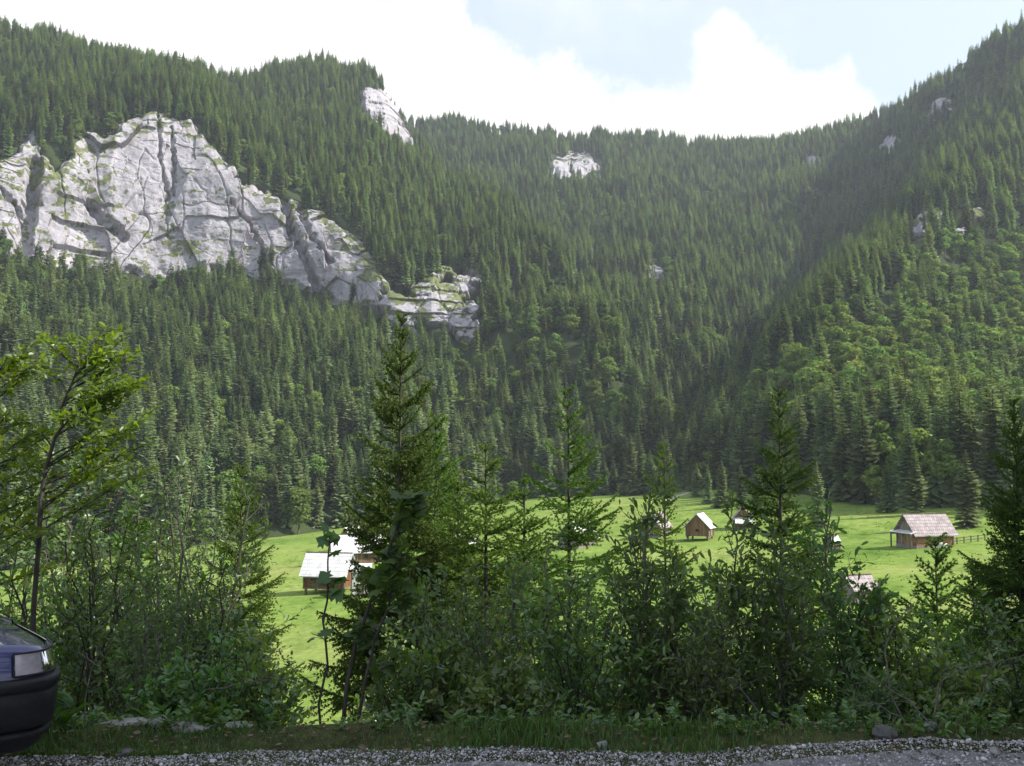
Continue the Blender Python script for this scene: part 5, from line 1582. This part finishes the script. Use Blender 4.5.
            link('rim', m.build('rim', M['reflector'], False), wh)
            V = np.array([[(x_ + math.cos(t_) * r_, s * (B + .006 + d_), .32 + math.sin(t_) * r_) for t_ in np.linspace(-.1, math.pi + .1, 20)] for r_, d_ in ((.33, .0), (.34, .014), (.37, .012), (.38, -.004))])
            link('wheel_arch', MB().add(V.reshape(-1, 3), grid_faces(4, 20)).build('wheel_arch', M['blackplastic'], True), o)
    # door seams and handles
    for s in (-1, 1):
        d = link('door', MB().box((-1.85, s * (B + .004), .62), (1.05, .012, .50)).build('door', M['paint']), o)
        link('handle', MB().box((-2.22, s * (B + .02), .78), (.16, .03, .035)).build('handle', M['blackplastic']), d)
        link('indicator', MB().box((-.62, s * (B + .012), .66), (.07, .014, .03)).build('indicator', M['amber']), o)
    link('underside', MB().box((-2.0, 0, .26), (3.5, 1.5, .10)).build('underside', M['blackplastic']), o)


car()
# ------------------------------------------------------------------ sky, sun, haze, camera
w = bpy.data.worlds.new('World'); scene.world = w; w.use_nodes = True
nt = w.node_tree; nt.nodes.clear()
out = nt.nodes.new('ShaderNodeOutputWorld')
sky = nt.nodes.new('ShaderNodeTexSky'); sky.sky_type = 'NISHITA'; sky.sun_disc = False
sky.sun_elevation = math.asin(SUN[2]); sky.sun_rotation = math.atan2(SUN[0], SUN[1])
sky.air_density = 1.0; sky.dust_density = 2.0; sky.ozone_density = 1.0; sky.altitude = 800
tc = nt.nodes.new('ShaderNodeTexCoord')
sx = nt.nodes.new('ShaderNodeSeparateXYZ'); nt.links.new(tc.outputs['Generated'], sx.inputs[0])
yy = mth(nt, 'MAXIMUM', sx.outputs[1], 0.08)
u = mth(nt, 'DIVIDE', sx.outputs[0], yy)          # tangent of the bearing
e = mth(nt, 'DIVIDE', sx.outputs[2], yy)          # tangent of the height angle
nz = N(nt, 'ShaderNodeTexNoise', i_Scale=15.0, i_Detail=10.0, i_Roughness=0.66); nt.links.new(tc.outputs['Generated'], nz.inputs['Vector'])
fc = nt.nodes.new('ShaderNodeFloatCurve')
prof = [(-300, -60), (200, -40), (340, -8), (430, 0), (462, 8), (474, 34), (505, 48), (535, 68), (565, 82), (595, 92), (612, 102), (625, 92), (650, 98), (685, 88), (700, 66), (712, 44), (724, 28), (738, 34), (752, 60), (772, 70), (792, 76), (804, 84), (830, 86), (850, 84), (860, 104), (885, 135), (1024, 160), (1300, 160)]


def ue(px, py):
    d = ray(px, py)
    return d[0] / d[1], d[2] / d[1]


pts = [ue(a, b) for a, b in prof]
U0, U1, E0, E1 = -1.0, 1.0, 0.0, 0.8
cur = fc.mapping.curves[0]
cur.points[0].location = (0, (0.55 - E0) / (E1 - E0)); cur.points[1].location = (1, (0.28 - E0) / (E1 - E0))
for a, b in pts:
    cur.points.new((a - U0) / (U1 - U0), (b - E0) / (E1 - E0))
for p in cur.points: p.handle_type = 'VECTOR'
fc.mapping.update()
nt.links.new(mth(nt, 'DIVIDE', mth(nt, 'SUBTRACT', u, U0), U1 - U0), fc.inputs['Value'])
thr = mth(nt, 'MULTIPLY_ADD', fc.outputs[0], E1 - E0, E0)
dv = mth(nt, 'SUBTRACT', thr, e)
dv = mth(nt, 'ADD', dv, mth(nt, 'MULTIPLY_ADD', nz.outputs['Fac'], 0.15, -0.068))
mr = N(nt, 'ShaderNodeMapRange', interpolation_type='SMOOTHSTEP'); mr.inputs['From Min'].default_value = -0.022; mr.inputs['From Max'].default_value = 0.024
nt.links.new(dv, mr.inputs['Value'])
# thin wisps in the blue
nz2 = N(nt, 'ShaderNodeTexNoise', i_Scale=5.0, i_Detail=8.0, i_Roughness=0.62, i_Distortion=0.0); nt.links.new(tc.outputs['Generated'], nz2.inputs['Vector'])
mr2 = N(nt, 'ShaderNodeMapRange', interpolation_type='SMOOTHSTEP'); mr2.inputs['From Min'].default_value = 0.50; mr2.inputs['From Max'].default_value = 0.80
mr2.inputs['To Max'].default_value = 0.28
nt.links.new(nz2.outputs['Fac'], mr2.inputs['Value'])
mask = mth(nt, 'MAXIMUM', mr.outputs[0], mr2.outputs[0])
bg1 = nt.nodes.new('ShaderNodeBackground'); bg1.inputs[1].default_value = 0.15
nt.links.new(mix(nt, 0.72, sky.outputs[0], (2.85, 3.15, 3.65)), bg1.inputs[0])
bg2 = nt.nodes.new('ShaderNodeBackground'); bg2.inputs[0].default_value = (1.0, 0.985, 0.98, 1); bg2.inputs[1].default_value = 0.68
ms = nt.nodes.new('ShaderNodeMixShader')
nt.links.new(mask, ms.inputs[0]); nt.links.new(bg1.outputs[0], ms.inputs[1]); nt.links.new(bg2.outputs[0], ms.inputs[2])
nt.links.new(ms.outputs[0], out.inputs[0])

sl = bpy.data.lights.new('sun', 'SUN'); sl.energy = 5.0; sl.angle = math.radians(0.53); sl.color = (1.0, 0.955, 0.88)
so = link('sun', sl); so.rotation_euler = Vector((-SUN[0], -SUN[1], -SUN[2])).to_track_quat('-Z', 'Y').to_euler()

HAZE = 0.00013
if HAZE:
    m, hnt, ho = newmat('valley haze')
    pv = hnt.nodes.new('ShaderNodeVolumePrincipled')
    pv.inputs['Color'].default_value = (0.80, 0.87, 0.97, 1); pv.inputs['Density'].default_value = HAZE; pv.inputs['Anisotropy'].default_value = 0.2
    hnt.links.new(pv.outputs[0], ho.inputs['Volume'])
    hz = link('haze', MB().box((0, 640, 480), (2600, 1900, 1040)).build('haze', m))
    tag(hz, 'pale blue summer haze filling the valley', kind='stuff')

cam = bpy.data.cameras.new('camera'); co = link('camera', cam)
cam.sensor_width = 36; cam.lens = 36 * F / 1024.0; cam.clip_start = 0.05; cam.clip_end = 6000
co.location = (0, 0, CZ); co.rotation_euler = (math.pi / 2 + PITCH, 0, 0)
scene.camera = co
vs = scene.view_settings
vs.view_transform = 'Standard'; vs.look = 'None'; vs.gamma = 1; vs.use_curve_mapping = False; vs.exposure = 1.0
cy = scene.cycles
cy.max_bounces = 5; cy.diffuse_bounces = 3; cy.glossy_bounces = 2; cy.transmission_bounces = 4; cy.transparent_max_bounces = 8; cy.volume_bounces = 0
cy.use_denoising = True
